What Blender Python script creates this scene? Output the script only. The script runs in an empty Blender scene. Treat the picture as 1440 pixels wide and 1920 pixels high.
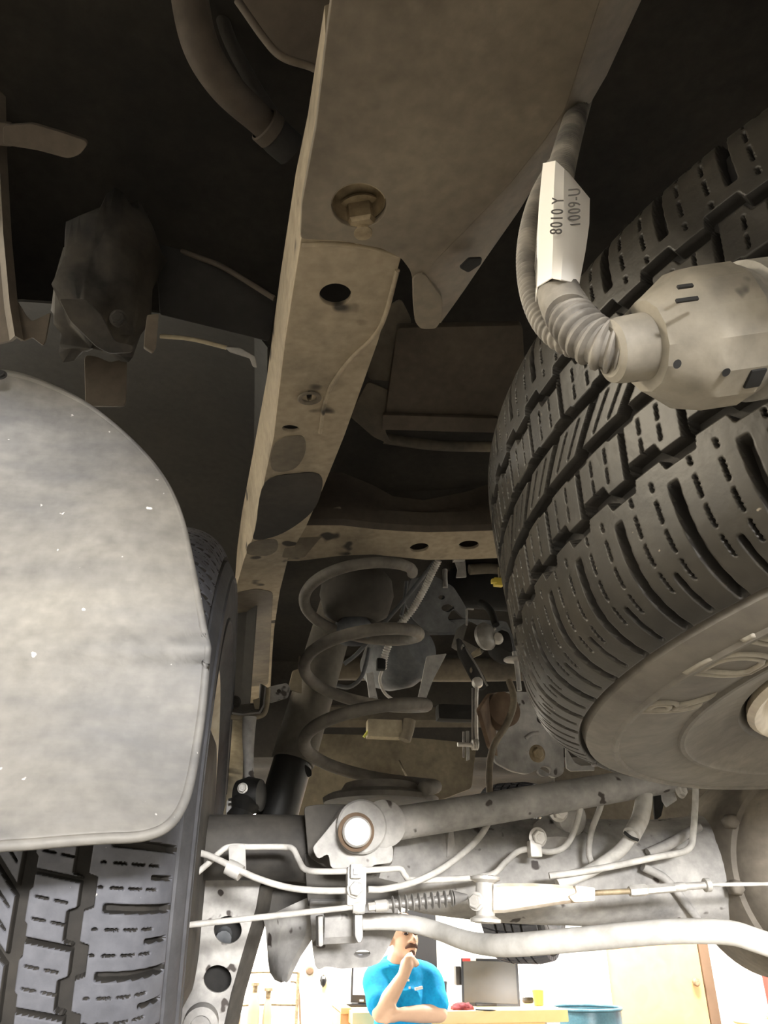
import bpy, bmesh, math, random
from mathutils import Vector, Matrix, Euler
from mathutils.geometry import interpolate_bezier
random.seed(7)
R = math.radians
scene = bpy.context.scene
C = scene.collection

# ------------------------------------------------------------------ camera
FPX = 1450.0
PITCH, YAW = R(28.6), R(9.0)          # looking up under the car, turned a little to its right
CAM = Vector((0, 0, 1.25))
cd = bpy.data.cameras.new('camera'); cam = bpy.data.objects.new('camera', cd); C.objects.link(cam)
cam.location = CAM; cam.rotation_euler = (R(90) + PITCH, 0, -YAW)
cd.sensor_fit = 'VERTICAL'; cd.sensor_height = 24.0; cd.sensor_width = 18.0
cd.lens = 24.0 * FPX / 1920.0; cd.clip_start = 0.01
scene.camera = cam
# ------------------------------------------------------------------ world, light, exposure
w = bpy.data.worlds.new('world'); scene.world = w; w.use_nodes = True
w.node_tree.nodes['Background'].inputs[0].default_value = (1, .97, .92, 1)
w.node_tree.nodes['Background'].inputs[1].default_value = 0.03
scene.view_settings.view_transform = 'Standard'; scene.view_settings.look = 'None'
scene.view_settings.gamma = 1.0; scene.view_settings.use_curve_mapping = False
scene.view_settings.exposure = 0.8
FIXTURES = [  # ceiling fluorescents: x, y, z, watts, colour
    (-1.6, -4.2, 3.45, 25, (1, .95, .87)), (1.4, -4.2, 3.45, 25, (1, .95, .87)),
    (-3.4, 1.2, 3.45, 140, (1, .88, .68)), (4.6, 1.0, 3.45, 20, (1, .92, .8)),
    (0.2, 5.8, 3.45, 300, (1, .97, .9)), (3.4, 5.8, 3.45, 300, (1, .97, .9)), (-3.0, 5.8, 3.45, 260, (1, .97, .9)),
]
REAR_LIGHT = (.6, -6.86, 2.15, 1.6, .55, 760)   # light added behind the car, carried by an unseen door: x, y, z, width, height, watts
ld = bpy.data.lights.new('added_rear_light', 'AREA'); ld.shape = 'RECTANGLE'; ld.size = REAR_LIGHT[3]; ld.size_y = REAR_LIGHT[4]; ld.energy = REAR_LIGHT[5]; ld.color = (1, .98, .965)
lo = bpy.data.objects.new('added_rear_light', ld); C.objects.link(lo); lo.location = REAR_LIGHT[:3]; lo.rotation_euler = (R(90), 0, 0)
for i, (x, y, z, e, c) in enumerate(FIXTURES):
    ld = bpy.data.lights.new('fluorescent_light', 'AREA'); ld.shape = 'RECTANGLE'; ld.size = 1.25; ld.size_y = .34
    ld.energy = e; ld.color = c
    lo = bpy.data.objects.new('fluorescent_light', ld); C.objects.link(lo); lo.location = (x, y, z - .085)

# ------------------------------------------------------------------ pixel -> place
_f = Vector((math.sin(YAW) * math.cos(PITCH), math.cos(YAW) * math.cos(PITCH), math.sin(PITCH)))
_r = Vector((math.cos(YAW), -math.sin(YAW), 0)); _u = _r.cross(_f)
def ray(px, py): return _f + _r * ((px - 720) / FPX) + _u * ((960 - py) / FPX)
def at(px, py, Y): d = ray(px, py); return CAM + d * (Y / d.y)
def atz(px, py, z): d = ray(px, py); return CAM + d * ((z - CAM.z) / d.z)
def atx(px, py, x): d = ray(px, py); return CAM + d * (x / d.x)
def onpl(px, py, o, n): d = ray(px, py); return CAM + d * ((o - CAM).dot(n) / d.dot(n))
def m_of(wpx, p): return wpx * (p - CAM).dot(_f) / FPX      # width in pixels -> metres at p

# ------------------------------------------------------------------ materials
def nodes(name):
    m = bpy.data.materials.new(name); m.use_nodes = True
    nt = m.node_tree; return m, nt, nt.nodes, nt.links, nt.nodes['Principled BSDF']
def dusty(name, base, dust, amt=.5, scale=7, rough=.75, metal=0., bump=.12, fine=90, spec=.4, sheen=0., spots=None, hard=.18, stretch=None):
    m, nt, N, L, b = nodes(name)
    g = N.new('ShaderNodeNewGeometry')
    if stretch:
        mp = N.new('ShaderNodeMapping'); mp.inputs['Scale'].default_value = stretch; L.new(g.outputs['Position'], mp.inputs['Vector'])
    a = N.new('ShaderNodeTexNoise'); a.inputs['Scale'].default_value = scale; a.inputs['Detail'].default_value = 7; a.inputs['Roughness'].default_value = .62
    L.new(mp.outputs['Vector'] if stretch else g.outputs['Position'], a.inputs['Vector'])
    rp = N.new('ShaderNodeValToRGB'); rp.color_ramp.elements[0].position = max(0, .5 + (.5 - amt) * .55 - hard); rp.color_ramp.elements[1].position = min(1, .5 + (.5 - amt) * .55 + hard)
    L.new(a.outputs['Fac'], rp.inputs['Fac'])
    mx = N.new('ShaderNodeMix'); mx.data_type = 'RGBA'; mx.inputs['A'].default_value = (*base, 1); mx.inputs['B'].default_value = (*dust, 1)
    L.new(rp.outputs['Color'], mx.inputs['Factor'])
    c = N.new('ShaderNodeTexNoise'); c.inputs['Scale'].default_value = fine; c.inputs['Detail'].default_value = 4
    L.new(g.outputs['Position'], c.inputs['Vector'])
    m2 = N.new('ShaderNodeMix'); m2.data_type = 'RGBA'; m2.blend_type = 'OVERLAY'; m2.inputs['Factor'].default_value = .45
    L.new(mx.outputs['Result'], m2.inputs['A']); L.new(c.outputs['Color'], m2.inputs['B'])
    hs = N.new('ShaderNodeRGBToBW'); L.new(c.outputs['Color'], hs.inputs[0]); L.new(hs.outputs[0], m2.inputs['B'])
    out = m2.outputs['Result']
    if spots:
        v = N.new('ShaderNodeTexNoise'); v.inputs['Scale'].default_value = spots[1]; v.inputs['Detail'].default_value = 2
        L.new(g.outputs['Position'], v.inputs['Vector'])
        r2 = N.new('ShaderNodeValToRGB'); r2.color_ramp.elements[0].position = spots[2]; r2.color_ramp.elements[1].position = spots[2] + .04
        L.new(v.outputs['Fac'], r2.inputs['Fac'])
        m3 = N.new('ShaderNodeMix'); m3.data_type = 'RGBA'; m3.inputs['B'].default_value = (*spots[0], 1)
        L.new(r2.outputs['Color'], m3.inputs['Factor']); L.new(out, m3.inputs['A']); out = m3.outputs['Result']
    L.new(out, b.inputs['Base Color'])
    b.inputs['Roughness'].default_value = rough; b.inputs['Metallic'].default_value = metal; b.inputs['Specular IOR Level'].default_value = spec
    if bump:
        bp = N.new('ShaderNodeBump'); bp.inputs['Strength'].default_value = bump; bp.inputs['Distance'].default_value = .004
        L.new(c.outputs['Fac'], bp.inputs['Height']); L.new(bp.outputs['Normal'], b.inputs['Normal'])
    return m
def plain(name, col, rough=.5, metal=0., emit=None):
    m, nt, N, L, b = nodes(name)
    g = N.new('ShaderNodeNewGeometry'); c = N.new('ShaderNodeTexNoise'); c.inputs['Scale'].default_value = 25; c.inputs['Detail'].default_value = 3
    L.new(g.outputs['Position'], c.inputs['Vector'])
    mx = N.new('ShaderNodeMix'); mx.data_type = 'RGBA'; mx.inputs['A'].default_value = (*[v * .9 for v in col], 1); mx.inputs['B'].default_value = (*[min(1, v * 1.06) for v in col], 1)
    L.new(c.outputs['Fac'], mx.inputs['Factor']); L.new(mx.outputs['Result'], b.inputs['Base Color'])
    b.inputs['Roughness'].default_value = rough; b.inputs['Metallic'].default_value = metal
    if emit: b.inputs['Emission Color'].default_value = (*emit[0], 1); b.inputs['Emission Strength'].default_value = emit[1]
    return m
def wood(name, a, b_, scale=3):
    m, nt, N, L, b = nodes(name)
    t = N.new('ShaderNodeNewGeometry'); mp = N.new('ShaderNodeMapping'); mp.inputs['Scale'].default_value = (scale * .5, scale * 6, scale * .5)
    n = N.new('ShaderNodeTexNoise'); n.inputs['Scale'].default_value = 4; n.inputs['Detail'].default_value = 8; n.inputs['Distortion'].default_value = 1.2
    L.new(t.outputs['Position'], mp.inputs['Vector']); L.new(mp.outputs['Vector'], n.inputs['Vector'])
    mx = N.new('ShaderNodeMix'); mx.data_type = 'RGBA'; mx.inputs['A'].default_value = (*a, 1); mx.inputs['B'].default_value = (*b_, 1)
    L.new(n.outputs['Fac'], mx.inputs['Factor']); L.new(mx.outputs['Result'], b.inputs['Base Color']); b.inputs['Roughness'].default_value = .4
    return m
M = dict(
    rail=dusty('dusty tan frame steel', (.10, .085, .066), (.36, .30, .215), .80, 9, .8, spots=((.05, .043, .034), 16, .66)),
    bracket=dusty('dusty hitch steel', (.095, .078, .06), (.22, .185, .136), .62, 5, .62, spec=.5),
    cross=dusty('dusty crossmember', (.05, .043, .035), (.22, .185, .135), .5, 5),
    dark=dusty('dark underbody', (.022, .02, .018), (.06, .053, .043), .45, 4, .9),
    darker=dusty('black underbody coating', (.012, .012, .012), (.03, .028, .025), .4, 5, .9),
    mount=dusty('grimy brown mount rubber', (.012, .011, .010), (.05, .043, .034), .5, 22, .9),
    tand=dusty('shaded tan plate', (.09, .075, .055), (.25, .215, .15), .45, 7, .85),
    liner=dusty('dark plastic liner', (.022, .022, .021), (.045, .042, .036), .45, 3, .7),
    panel=dusty('brownish body panel', (.045, .036, .028), (.11, .09, .068), .5, 4, .8),
    flap=dusty('scuffed grey flap rubber with light bands', (.072, .073, .079), (.235, .22, .19), .5, 5, .62, spots=((.72, .7, .66), 120, .74), stretch=(.45, 1, 1.6)),  # scuffs and smears, with bands that also stand for light on the sheet
    rubber=dusty('grey tread rubber', (.062, .064, .076), (.118, .12, .136), .5, 14, .7, spots=((.45, .44, .43), 160, .76)),
    rubber_d=dusty('brown dusty spare rubber', (.014, .013, .011), (.042, .037, .029), .5, 10, .45, spots=((.25, .22, .17), 170, .75)),
    groove=dusty('clean black groove rubber', (.012, .011, .010), (.032, .028, .023), .5, 20, .8),  # darker colour for groove floors and block walls
    rubsd=dusty('shade-darkened sidewall rubber', (.045, .046, .052), (.085, .085, .092), .5, 10, .7),  # colour lowered to put shade on the sidewall
    letter=dusty('light-edged raised lettering rubber', (.16, .146, .12), (.32, .29, .235), .6, 30, .6),  # paler than the sidewall to stand for light on the raised edges
    sidew=dusty('dusty sidewall rubber', (.09, .082, .07), (.19, .172, .145), .55, 8, .6),
    rim=dusty('tan dusty wheel steel', (.45, .38, .28), (.72, .66, .54), .6, 8, .4, metal=.2),
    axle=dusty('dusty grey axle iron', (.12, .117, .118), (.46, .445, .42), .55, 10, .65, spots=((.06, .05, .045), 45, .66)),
    axle_d=dusty('dark axle paint and shade', (.03, .028, .026), (.10, .09, .075), .45, 8, .7),
    diff=dusty('brown diff housing', (.12, .105, .085), (.27, .235, .19), .5, 6, .7),
    bar=dusty('pale dusty bar paint', (.40, .39, .37), (.72, .70, .66), .6, 9, .55),
    steel=dusty('pale zinc steel', (.42, .40, .37), (.68, .66, .62), .6, 30, .45, metal=.35),
    steel_d=dusty('dull grey steel', (.16, .155, .15), (.36, .345, .32), .5, 20, .5, metal=.3),
    brass=dusty('brown plated bolt', (.16, .12, .07), (.42, .34, .22), .5, 40, .5, metal=.3),
    pipe=dusty('dusty brake pipe', (.36, .345, .32), (.62, .60, .56), .6, 30, .6),
    hose=dusty('brown dusty hose', (.13, .11, .08), (.26, .22, .16), .5, 30, .8),
    spring=dusty('dusty spring steel', (.07, .063, .055), (.19, .172, .145), .55, 12, .7),
    black=dusty('black damper paint', (.008, .008, .008), (.02, .019, .017), .4, 9, .5),
    cover=dusty('grey brown dust cover', (.06, .054, .046), (.13, .115, .09), .55, 9, .7),
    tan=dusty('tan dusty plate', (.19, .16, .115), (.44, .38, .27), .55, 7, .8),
    grey=dusty('blue grey cast iron', (.07, .075, .082), (.17, .175, .18), .5, 12, .7),
    greyl=dusty('light grey bracket', (.24, .24, .24), (.44, .43, .41), .6, 14, .6),
    rust=dusty('rusty pale bracket', (.42, .25, .13), (.74, .68, .58), .72, 14, .6),
    rustd=dusty('brown rubber bush', (.09, .055, .035), (.2, .14, .09), .5, 18, .8),
    plug=dusty('dusty connector plastic', (.15, .136, .112), (.30, .272, .222), .5, 22, .62, spots=((.06, .055, .05), 60, .70)),
    plugd=dusty('dusty grey plug collar', (.10, .095, .09), (.33, .31, .27), .5, 20, .6),
    conduit=dusty('dusty corrugated conduit', (.07, .065, .06), (.30, .275, .235), .5, 25, .6),
    tag=plain('white paper tag', (.80, .77, .72), .6),
    ink=plain('faded black ink', (.10, .095, .09), .8),
    wall=plain('white painted wall', (.86, .845, .80), .7),
    floor=dusty('grey shop floor', (.10, .09, .074), (.155, .14, .113), .5, 2, .5),
    ceil=plain('white ceiling board', (.72, .71, .68), .8),
    door=wood('orange brown door veneer', (.60, .33, .14), (.74, .46, .22)),
    trim=plain('brown door frame paint', (.16, .105, .065), .5),
    trimy=plain('yellow cream trim', (.80, .66, .36), .5),
    bench=wood('pale orange bench wood', (.66, .42, .16), (.80, .56, .26)),
    benchl=plain('bench cabinet orange', (.66, .35, .14), .5),
    drum=dusty('teal blue drum paint', (.035, .10, .135), (.06, .145, .18), .5, 8, .35),
    shirt=dusty('bright blue polo cloth', (.0, .25, .56), (.0, .33, .66), .5, 12, .85),
    skin=plain('skin', (.66, .43, .30), .5), hair=plain('short grey hair', (.50, .46, .40), .8), mous=plain('dark moustache hair', (.10, .055, .04), .9),
    screen=plain('dark grey screen', (.085, .082, .075), .35), bezel=plain('black plastic', (.02, .02, .022), .4),
    lit=plain('pale blue screen', (.55, .58, .72), .3, emit=((.7, .75, .95), .6)),
    red=plain('red paint', (.55, .05, .045), .5), redc=plain('dark red cloth', (.15, .018, .022), .9), yel=plain('yellow plastic', (.78, .62, .10), .5),
    yg=plain('yellow green tape', (.55, .58, .12), .5), white=plain('white plastic', (.82, .81, .78), .5), brn=plain('brown gas bottle paint', (.5, .30, .18), .5),
    lamp=plain('fluorescent diffuser', (.9, .9, .88), .4, emit=((1, .96, .88), 3.0)), jean=plain('dark trousers', (.05, .06, .09), .9), eye=plain('dark eye', (.04, .03, .03), .3),
)

# ------------------------------------------------------------------ builders
ROOT = {}
def thing(name, label, cat, loc, group=None):
    o = bpy.data.objects.new(name, None); o.empty_display_size = .05; C.objects.link(o); o.location = loc
    o['label'] = label; o['category'] = cat
    if group: o['group'] = group
    ROOT[o] = Vector(loc); return o
def put(name, me, mat, parent=None, label=None, cat=None, group=None, kind=None, smooth=True):
    """a mesh made in world coordinates becomes one object, origin at its thing's root"""
    me.name = name
    if smooth: me.shade_smooth() if hasattr(me, 'shade_smooth') else None
    if parent is not None:
        off = ROOT[parent]
    else:
        vs = [v.co for v in me.vertices]
        lo = Vector([min(v[i] for v in vs) for i in range(3)]); hi = Vector([max(v[i] for v in vs) for i in range(3)])
        off = Vector(((lo.x + hi.x) / 2, (lo.y + hi.y) / 2, lo.z))
    me.transform(Matrix.Translation(-off))
    o = bpy.data.objects.new(name, me); C.objects.link(o)
    if mat: me.materials.clear(); me.materials.append(M[mat] if isinstance(mat, str) else mat)
    if parent is not None: o.parent = parent
    else: o.location = off
    ROOT[o] = off
    if label: o['label'] = label
    if cat: o['category'] = cat
    if group: o['group'] = group
    if kind: o['kind'] = kind
    return o
def mesh(bm):
    me = bpy.data.meshes.new('m'); bmesh.ops.recalc_face_normals(bm, faces=bm.faces); bm.to_mesh(me); bm.free(); return me
def sharp(o, ang=35):
    o.data.set_sharp_from_angle(angle=R(ang)); return o
def cat(pts, sub=8):
    P = [Vector(p) for p in pts]
    if len(P) < 3: return [P[0].lerp(P[-1], i / sub) for i in range(sub + 1)], [i / sub for i in range(sub + 1)]
    Q = [P[0] * 2 - P[1]] + P + [P[-1] * 2 - P[-2]]; out = []; prm = []
    for i in range(1, len(Q) - 2):
        a, b, c, d = Q[i - 1:i + 3]
        for k in range(sub):
            t = k / sub
            out.append(.5 * ((2 * b) + (c - a) * t + (2 * a - 5 * b + 4 * c - d) * t * t + (3 * b - a - 3 * c + d) * t ** 3)); prm.append(i - 1 + t)
    out.append(P[-1]); prm.append(len(P) - 1.0); return out, prm
def sweep_bm(bm, path, rads, n=12, caps=True):
    """round bar along path; rads a list as long as path"""
    T = []
    for i in range(len(path)):
        a = path[max(0, i - 1)]; b = path[min(len(path) - 1, i + 1)]; T.append((b - a).normalized())
    up = T[0].orthogonal().normalized(); rings = []
    for i, p in enumerate(path):
        if i: up = T[i - 1].rotation_difference(T[i]) @ up
        up = (up - T[i] * up.dot(T[i])).normalized(); s = T[i].cross(up)
        rings.append([bm.verts.new(p + (up * math.cos(2 * math.pi * k / n) + s * math.sin(2 * math.pi * k / n)) * rads[i]) for k in range(n)])
    for a, b in zip(rings, rings[1:]):
        for k in range(n): bm.faces.new((a[k], a[(k + 1) % n], b[(k + 1) % n], b[k]))
    if caps: bm.faces.new(rings[0][::-1]); bm.faces.new(rings[-1])
def lerpl(v, t):
    i = min(int(t), len(v) - 2) if len(v) > 1 else 0
    return v[i] + (v[i + 1] - v[i]) * (t - i) if len(v) > 1 else v[0]
def tube(name, pts, r, mat, parent=None, sub=8, n=12, rib=None, **k):
    """pts: world points; r: metres or list; rib=(pitch, depth) corrugates"""
    path, prm = cat(pts, sub)
    rl = [lerpl(r, t) if isinstance(r, (list, tuple)) else r for t in prm]
    if rib:
        L = [0.]
        for a, b in zip(path, path[1:]): L.append(L[-1] + (b - a).length)
        N = int(L[-1] / rib[0] * 8); np_, nr = [], []; j = 0
        for i in range(N + 1):
            s = L[-1] * i / N
            while j < len(L) - 2 and L[j + 1] < s: j += 1
            f = (s - L[j]) / max(1e-9, L[j + 1] - L[j]); np_.append(path[j].lerp(path[j + 1], f))
            ph = math.sin(2 * math.pi * s / rib[0]); nr.append(rl[j] + (rl[j + 1] - rl[j]) * f + rib[1] * max(-.6, min(.6, ph)))
        path, rl = np_, nr
    bm = bmesh.new(); sweep_bm(bm, path, rl, n)
    return sharp(put(name, mesh(bm), mat, parent, **k), 50)
def ptube(name, px, w, mat, parent=None, **k):
    """px: (x, y, Y) control points, w: width in photo pixels (or list)"""
    P = [at(*p) for p in px]
    wl = w if isinstance(w, (list, tuple)) else [w] * len(P)
    return tube(name, P, [m_of(a, p) / 2 for a, p in zip(wl, P)], mat, parent, **k)
def lathe_bm(bm, prof, o, ax, n=32, a0=0, caps=True):
    ax = Vector(ax).normalized(); u = ax.orthogonal().normalized(); v = ax.cross(u); rings = []
    for (r, h) in prof:
        if r < 1e-6: rings.append([bm.verts.new(o + ax * h)])
        else: rings.append([bm.verts.new(o + ax * h + (u * math.cos(a0 + 2 * math.pi * k / n) + v * math.sin(a0 + 2 * math.pi * k / n)) * r) for k in range(n)])
    for a, b in zip(rings, rings[1:]):
        for k in range(n):
            q = []
            for vv in ((a[0] if len(a) == 1 else a[k]), (a[0] if len(a) == 1 else a[(k + 1) % n]), (b[0] if len(b) == 1 else b[(k + 1) % n]), (b[0] if len(b) == 1 else b[k])):
                if vv not in q: q.append(vv)
            if len(q) > 2: bm.faces.new(q)
    if caps:
        if len(rings[0]) > 1: bm.faces.new(rings[0][::-1])
        if len(rings[-1]) > 1: bm.faces.new(rings[-1])
def lathe(name, prof, o, ax, mat, parent=None, n=32, ang=35, a0=0, caps=True, **k):
    bm = bmesh.new(); lathe_bm(bm, prof, Vector(o), ax, n, a0, caps)
    return sharp(put(name, mesh(bm), mat, parent, **k), ang)
def box(name, c, s, mat, parent=None, bev=.003, rot=None, taper=None, **k):
    bm = bmesh.new(); bmesh.ops.create_cube(bm, size=1)
    for v in bm.verts:
        v.co = Vector((v.co.x * s[0], v.co.y * s[1], v.co.z * s[2]))
        if taper and v.co.z > 0: v.co.x *= taper; v.co.y *= taper
    if bev: bmesh.ops.bevel(bm, geom=bm.edges[:], offset=min(bev, min(s) * .4), segments=2, affect='EDGES', profile=.7)
    if rot: bmesh.ops.rotate(bm, verts=bm.verts, cent=(0, 0, 0), matrix=rot if isinstance(rot, Matrix) else Matrix.Rotation(rot[2], 3, 'Z') @ Matrix.Rotation(rot[1], 3, 'Y') @ Matrix.Rotation(rot[0], 3, 'X'))
    bmesh.ops.translate(bm, verts=bm.verts, vec=Vector(c))
    return sharp(put(name, mesh(bm), mat, parent, **k), 40)
def fill2d(polys, th, bev=.0006):
    """closed 2D polygons (holes nested) -> solid mesh, thickness along z"""
    cu = bpy.data.curves.new('c', 'CURVE'); cu.dimensions = '2D'; cu.fill_mode = 'BOTH'; cu.extrude = th / 2 - bev; cu.bevel_depth = bev; cu.bevel_resolution = 1; cu.offset = -bev
    for p in polys:
        sp = cu.splines.new('POLY'); sp.points.add(len(p) - 1); sp.use_cyclic_u = True
        for q, pt in zip(p, sp.points): pt.co = (q[0], q[1], 0, 1)
    o = bpy.data.objects.new('tmp', cu); C.objects.link(o)
    bpy.context.view_layer.update()
    me = bpy.data.meshes.new_from_object(o.evaluated_get(bpy.context.evaluated_depsgraph_get()))
    bpy.data.objects.remove(o); bpy.data.curves.remove(cu); return me
def loop(pts, sub):
    P = [Vector((p[0], p[1])) for p in pts]; out = []; n = len(P)
    for i in range(n):
        a, b, c, d = P[i - 1], P[i], P[(i + 1) % n], P[(i + 2) % n]
        for k in range(sub):
            t = k / sub; out.append(.5 * ((2 * b) + (c - a) * t + (2 * a - 5 * b + 4 * c - d) * t * t + (3 * b - a - 3 * c + d) * t ** 3))
    return out
def rounded(pts, r=6):
    """round the corners of a px polygon"""
    out = []; n = len(pts)
    for i in range(n):
        a, b, c = Vector(pts[i - 1][:2]), Vector(pts[i][:2]), Vector(pts[(i + 1) % n][:2])
        d1 = a - b; d2 = c - b; l = min(r, d1.length * .45, d2.length * .45)
        p = b + d1.normalized() * l; q = b + d2.normalized() * l
        for k in range(4): t = k / 3; out.append(p * (1 - t) ** 2 + b * 2 * t * (1 - t) + q * t * t)
    return out
def plate(name, px, Y, mat, parent=None, th=.004, n=(0, -1, 0), holes=(), rnd=5, smooth=0, at_px=None, o=None, bev=.0006, **k):
    """a sheet of real thickness lying in the plane with normal n through depth Y"""
    n = Vector(n).normalized()
    cx = at_px or (sum(p[0] for p in px) / len(px), sum(p[1] for p in px) / len(px)); o = o or at(cx[0], cx[1], Y)
    e1 = n.cross(Vector((0, 0, 1)));  e1 = e1.normalized() if e1.length > .05 else Vector((1, 0, 0)); e2 = e1.cross(n) * -1
    if e2.dot(n.cross(e1)) < 0: e2 = -e2
    e2 = n.cross(e1)
    def to2(q): d = onpl(q[0], q[1], o, n) - o; return (d.dot(e1), d.dot(e2))
    outl = loop(px, smooth) if smooth else (rounded(px, rnd) if rnd else px)
    polys = [[to2(p) for p in outl]]
    for h in holes:
        if len(h) == 4 and not isinstance(h[0], (tuple, list)): h = [(h[0] + h[2] * math.cos(a * math.pi / 14), h[1] + h[3] * math.sin(a * math.pi / 14)) for a in range(28)]
        elif len(h) == 5: 
            q = h; h = []
            for a in range(28):
                x_, y_ = q[2] * math.cos(a * math.pi / 14), q[3] * math.sin(a * math.pi / 14); ca, sa = math.cos(R(q[4])), math.sin(R(q[4]))
                h.append((q[0] + x_ * ca - y_ * sa, q[1] + x_ * sa + y_ * ca))
        polys.append([to2(p) for p in h])
    me = fill2d(polys, th, min(bev, th * .3))
    mt = Matrix((e1, e2, n)).transposed().to_4x4(); mt.translation = o - n * (th / 2)
    me.transform(mt)
    return sharp(put(name, me, mat, parent, **k), 30)
def loft(name, rings, mat, parent=None, closed=True, caps=True, th=0, **k):
    bm = bmesh.new(); rs = [[bm.verts.new(p) for p in r] for r in rings]; n = len(rs[0])
    for a, b in zip(rs, rs[1:]):
        for i in range(n if closed else n - 1): bm.faces.new((a[i], a[(i + 1) % n], b[(i + 1) % n], b[i]))
    if closed and caps: bm.faces.new(rs[0][::-1]); bm.faces.new(rs[-1])
    if th:
        bmesh.ops.recalc_face_normals(bm, faces=bm.faces)
        bmesh.ops.solidify(bm, geom=bm.faces[:], thickness=th)
    return sharp(put(name, mesh(bm), mat, parent, **k), 30)
def hexbolt(name, p, d, r, mat, parent, wash=1.25, h=None, **k):
    """bolt: flanged washer, hex head and a raised cap, one mesh"""
    d = Vector(d).normalized(); h = h or r * .8; bm = bmesh.new()
    lathe_bm(bm, [(r * wash, 0), (r * wash, r * .12), (r * 1.02, r * .2)], p, d, 24)
    lathe_bm(bm, [(r * 1.0, r * .1), (r * 1.0, h * .85), (r * .86, h)], p, d, 6)
    lathe_bm(bm, [(r * .5, h * .9), (r * .45, h * 1.08)], p, d, 16)
    return sharp(put(name, mesh(bm), mat, parent, **k), 30)
def proj(p):
    d = p - CAM; z = d.dot(_f); return (720 + FPX * d.dot(_r) / z, 960 - FPX * d.dot(_u) / z)

# ================================================================== THE ROOM
def room():
    X0, X1, Y0, Y1, H = -5.2, 7.0, -7.0, 7.2, 3.6
    T = .12
    def st(name, c, s, mat, label):
        o = box(name, c, s, mat, None, 0); o['kind'] = 'structure'; o['label'] = label; return o
    st('floor', ((X0 + X1) / 2, 0, -T / 2), (X1 - X0, Y1 - Y0, T), 'floor', 'grey concrete workshop floor')
    st('ceiling', ((X0 + X1) / 2, 0, H + T / 2), (X1 - X0, Y1 - Y0, T), 'ceil', 'white workshop ceiling')
    st('wall_front', ((X0 + X1) / 2, Y1 + T / 2, H / 2), (X1 - X0, T, H), 'wall', 'bright white wall behind the workbench')
    st('wall_back', ((X0 + X1) / 2, Y0 - T / 2, H / 2), (X1 - X0, T, H), 'wall', 'white wall behind the car')
    st('wall_left', (X0 - T / 2, 0, H / 2), (T, Y1 - Y0, H), 'wall', 'white wall on the left')
    st('wall_right', (X1 + T / 2, 0, H / 2), (T, Y1 - Y0, H), 'wall', 'white wall on the right')
    for (x, y, z, e, c), wh in zip(FIXTURES, ('behind the car on the left', 'behind the car on the right', 'beside the car on the left', 'beside the car on the right', 'above the man and bench', 'above the wooden door', 'above the gas bottles')):
        t = thing('ceiling_light', 'white fluorescent ceiling fixture ' + wh, 'ceiling light', (x, y, H), 'fluorescent fixtures on the ceiling')
        box('housing', (x, y, H - .03), (1.34, .4, .06), 'white', t); box('diffuser', (x, y, H - .07), (1.26, .34, .02), 'lamp', t, .002)
    # door with knob
    x, y, z, w_, h_, _e = REAR_LIGHT
    d = thing('added_door', 'unseen white roller door added behind the car with a glowing band', 'door', (x, Y0 + .03, 0)); d['kind'] = 'structure'; del d['category']  # unseen door made up around the added rear light
    for j in range(3): box('door_section', (x, Y0 + .02, .3 + j * .48), (w_ + .4, .03, .46), 'white', d, .004)
    for j in range(4): box('glow_pane', (x - w_ / 2 + w_ * (j + .5) / 4, Y0 + .02, z), (w_ / 4 - .03, .02, h_ - .04), 'lamp', d, .003)
    box('door_section', (x, Y0 + .02, z + h_ / 2 + .12), (w_ + .4, .03, .22), 'white', d, .004)
    for s_ in (-1, 1): box('door_track', (x + s_ * (w_ / 2 + .25), Y0 + .03, 1.4), (.06, .05, 2.75), 'steel_d', d)
    yd = Y1 - .03
    a, b = at(1142, 1840, yd), at(1316, 1840, yd)
    dw = b.x - a.x; cx = (a.x + b.x) / 2
    d = thing('door_1', 'orange brown wooden door with a round knob', 'door', (cx, yd, 0)); d['kind'] = 'structure'; del d['category']
    box('door_panel', (cx, yd, 1.02), (dw, .045, 2.03), 'door', d, .004)
    k = at(1305, 1841, yd - .05); lathe('door_knob', [(.012, -.03), (.012, .0), (.03, .012), (.034, .03), (.026, .045), (0, .05)], k + Vector((0, .02, 0)), (0, -1, 0), 'brass', d)
    box('door_hinge', at(1139, 1845, yd - .02), (.02, .03, .11), 'trim', d)
    for s, nm in ((-1, 'left'), (1, 'right')):
        box('door_jamb', (cx + s * (dw / 2 + .05), yd - .0, 1.03), (.085, .075, 2.06), 'trim' if s > 0 else 'white', d, .006)
    box('door_head', (cx, yd, 2.09), (dw + .2, .075, .08), 'trim', d, .006)
    # trim and door frame at the left
    a = at(609, 1860, Y1 - .02); o = box('trim_1', (a.x, Y1 - .02, 1.05), (.05, .05, 2.1), 'trimy'); o['kind'] = 'structure'; o['label'] = 'yellow cream door trim on the far wall'
    a = at(606, 1838, Y1 - .06); t = thing('wall_hook', 'small black pointed hook on the yellow trim', 'hook', a)
    lathe('hook_plate', [(.0, -.05), (.02, -.03), (.028, 0), (.02, .025), (0, .04)], a, (0, 0, 1), 'bezel', t, 12); box('hook_peg', a + Vector((0, -.03, .02)), (.02, .06, .015), 'white', t)
    a = at(581, 1820, Y1 - .02); put_disc = lathe('door_viewer', [(.032, -.02), (.032, .0), (.022, .012), (0, .014)], a, (0, -1, 0), 'trim', None, 20, label='small dark oval knob on the white far wall', cat='knob')
room()

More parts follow.
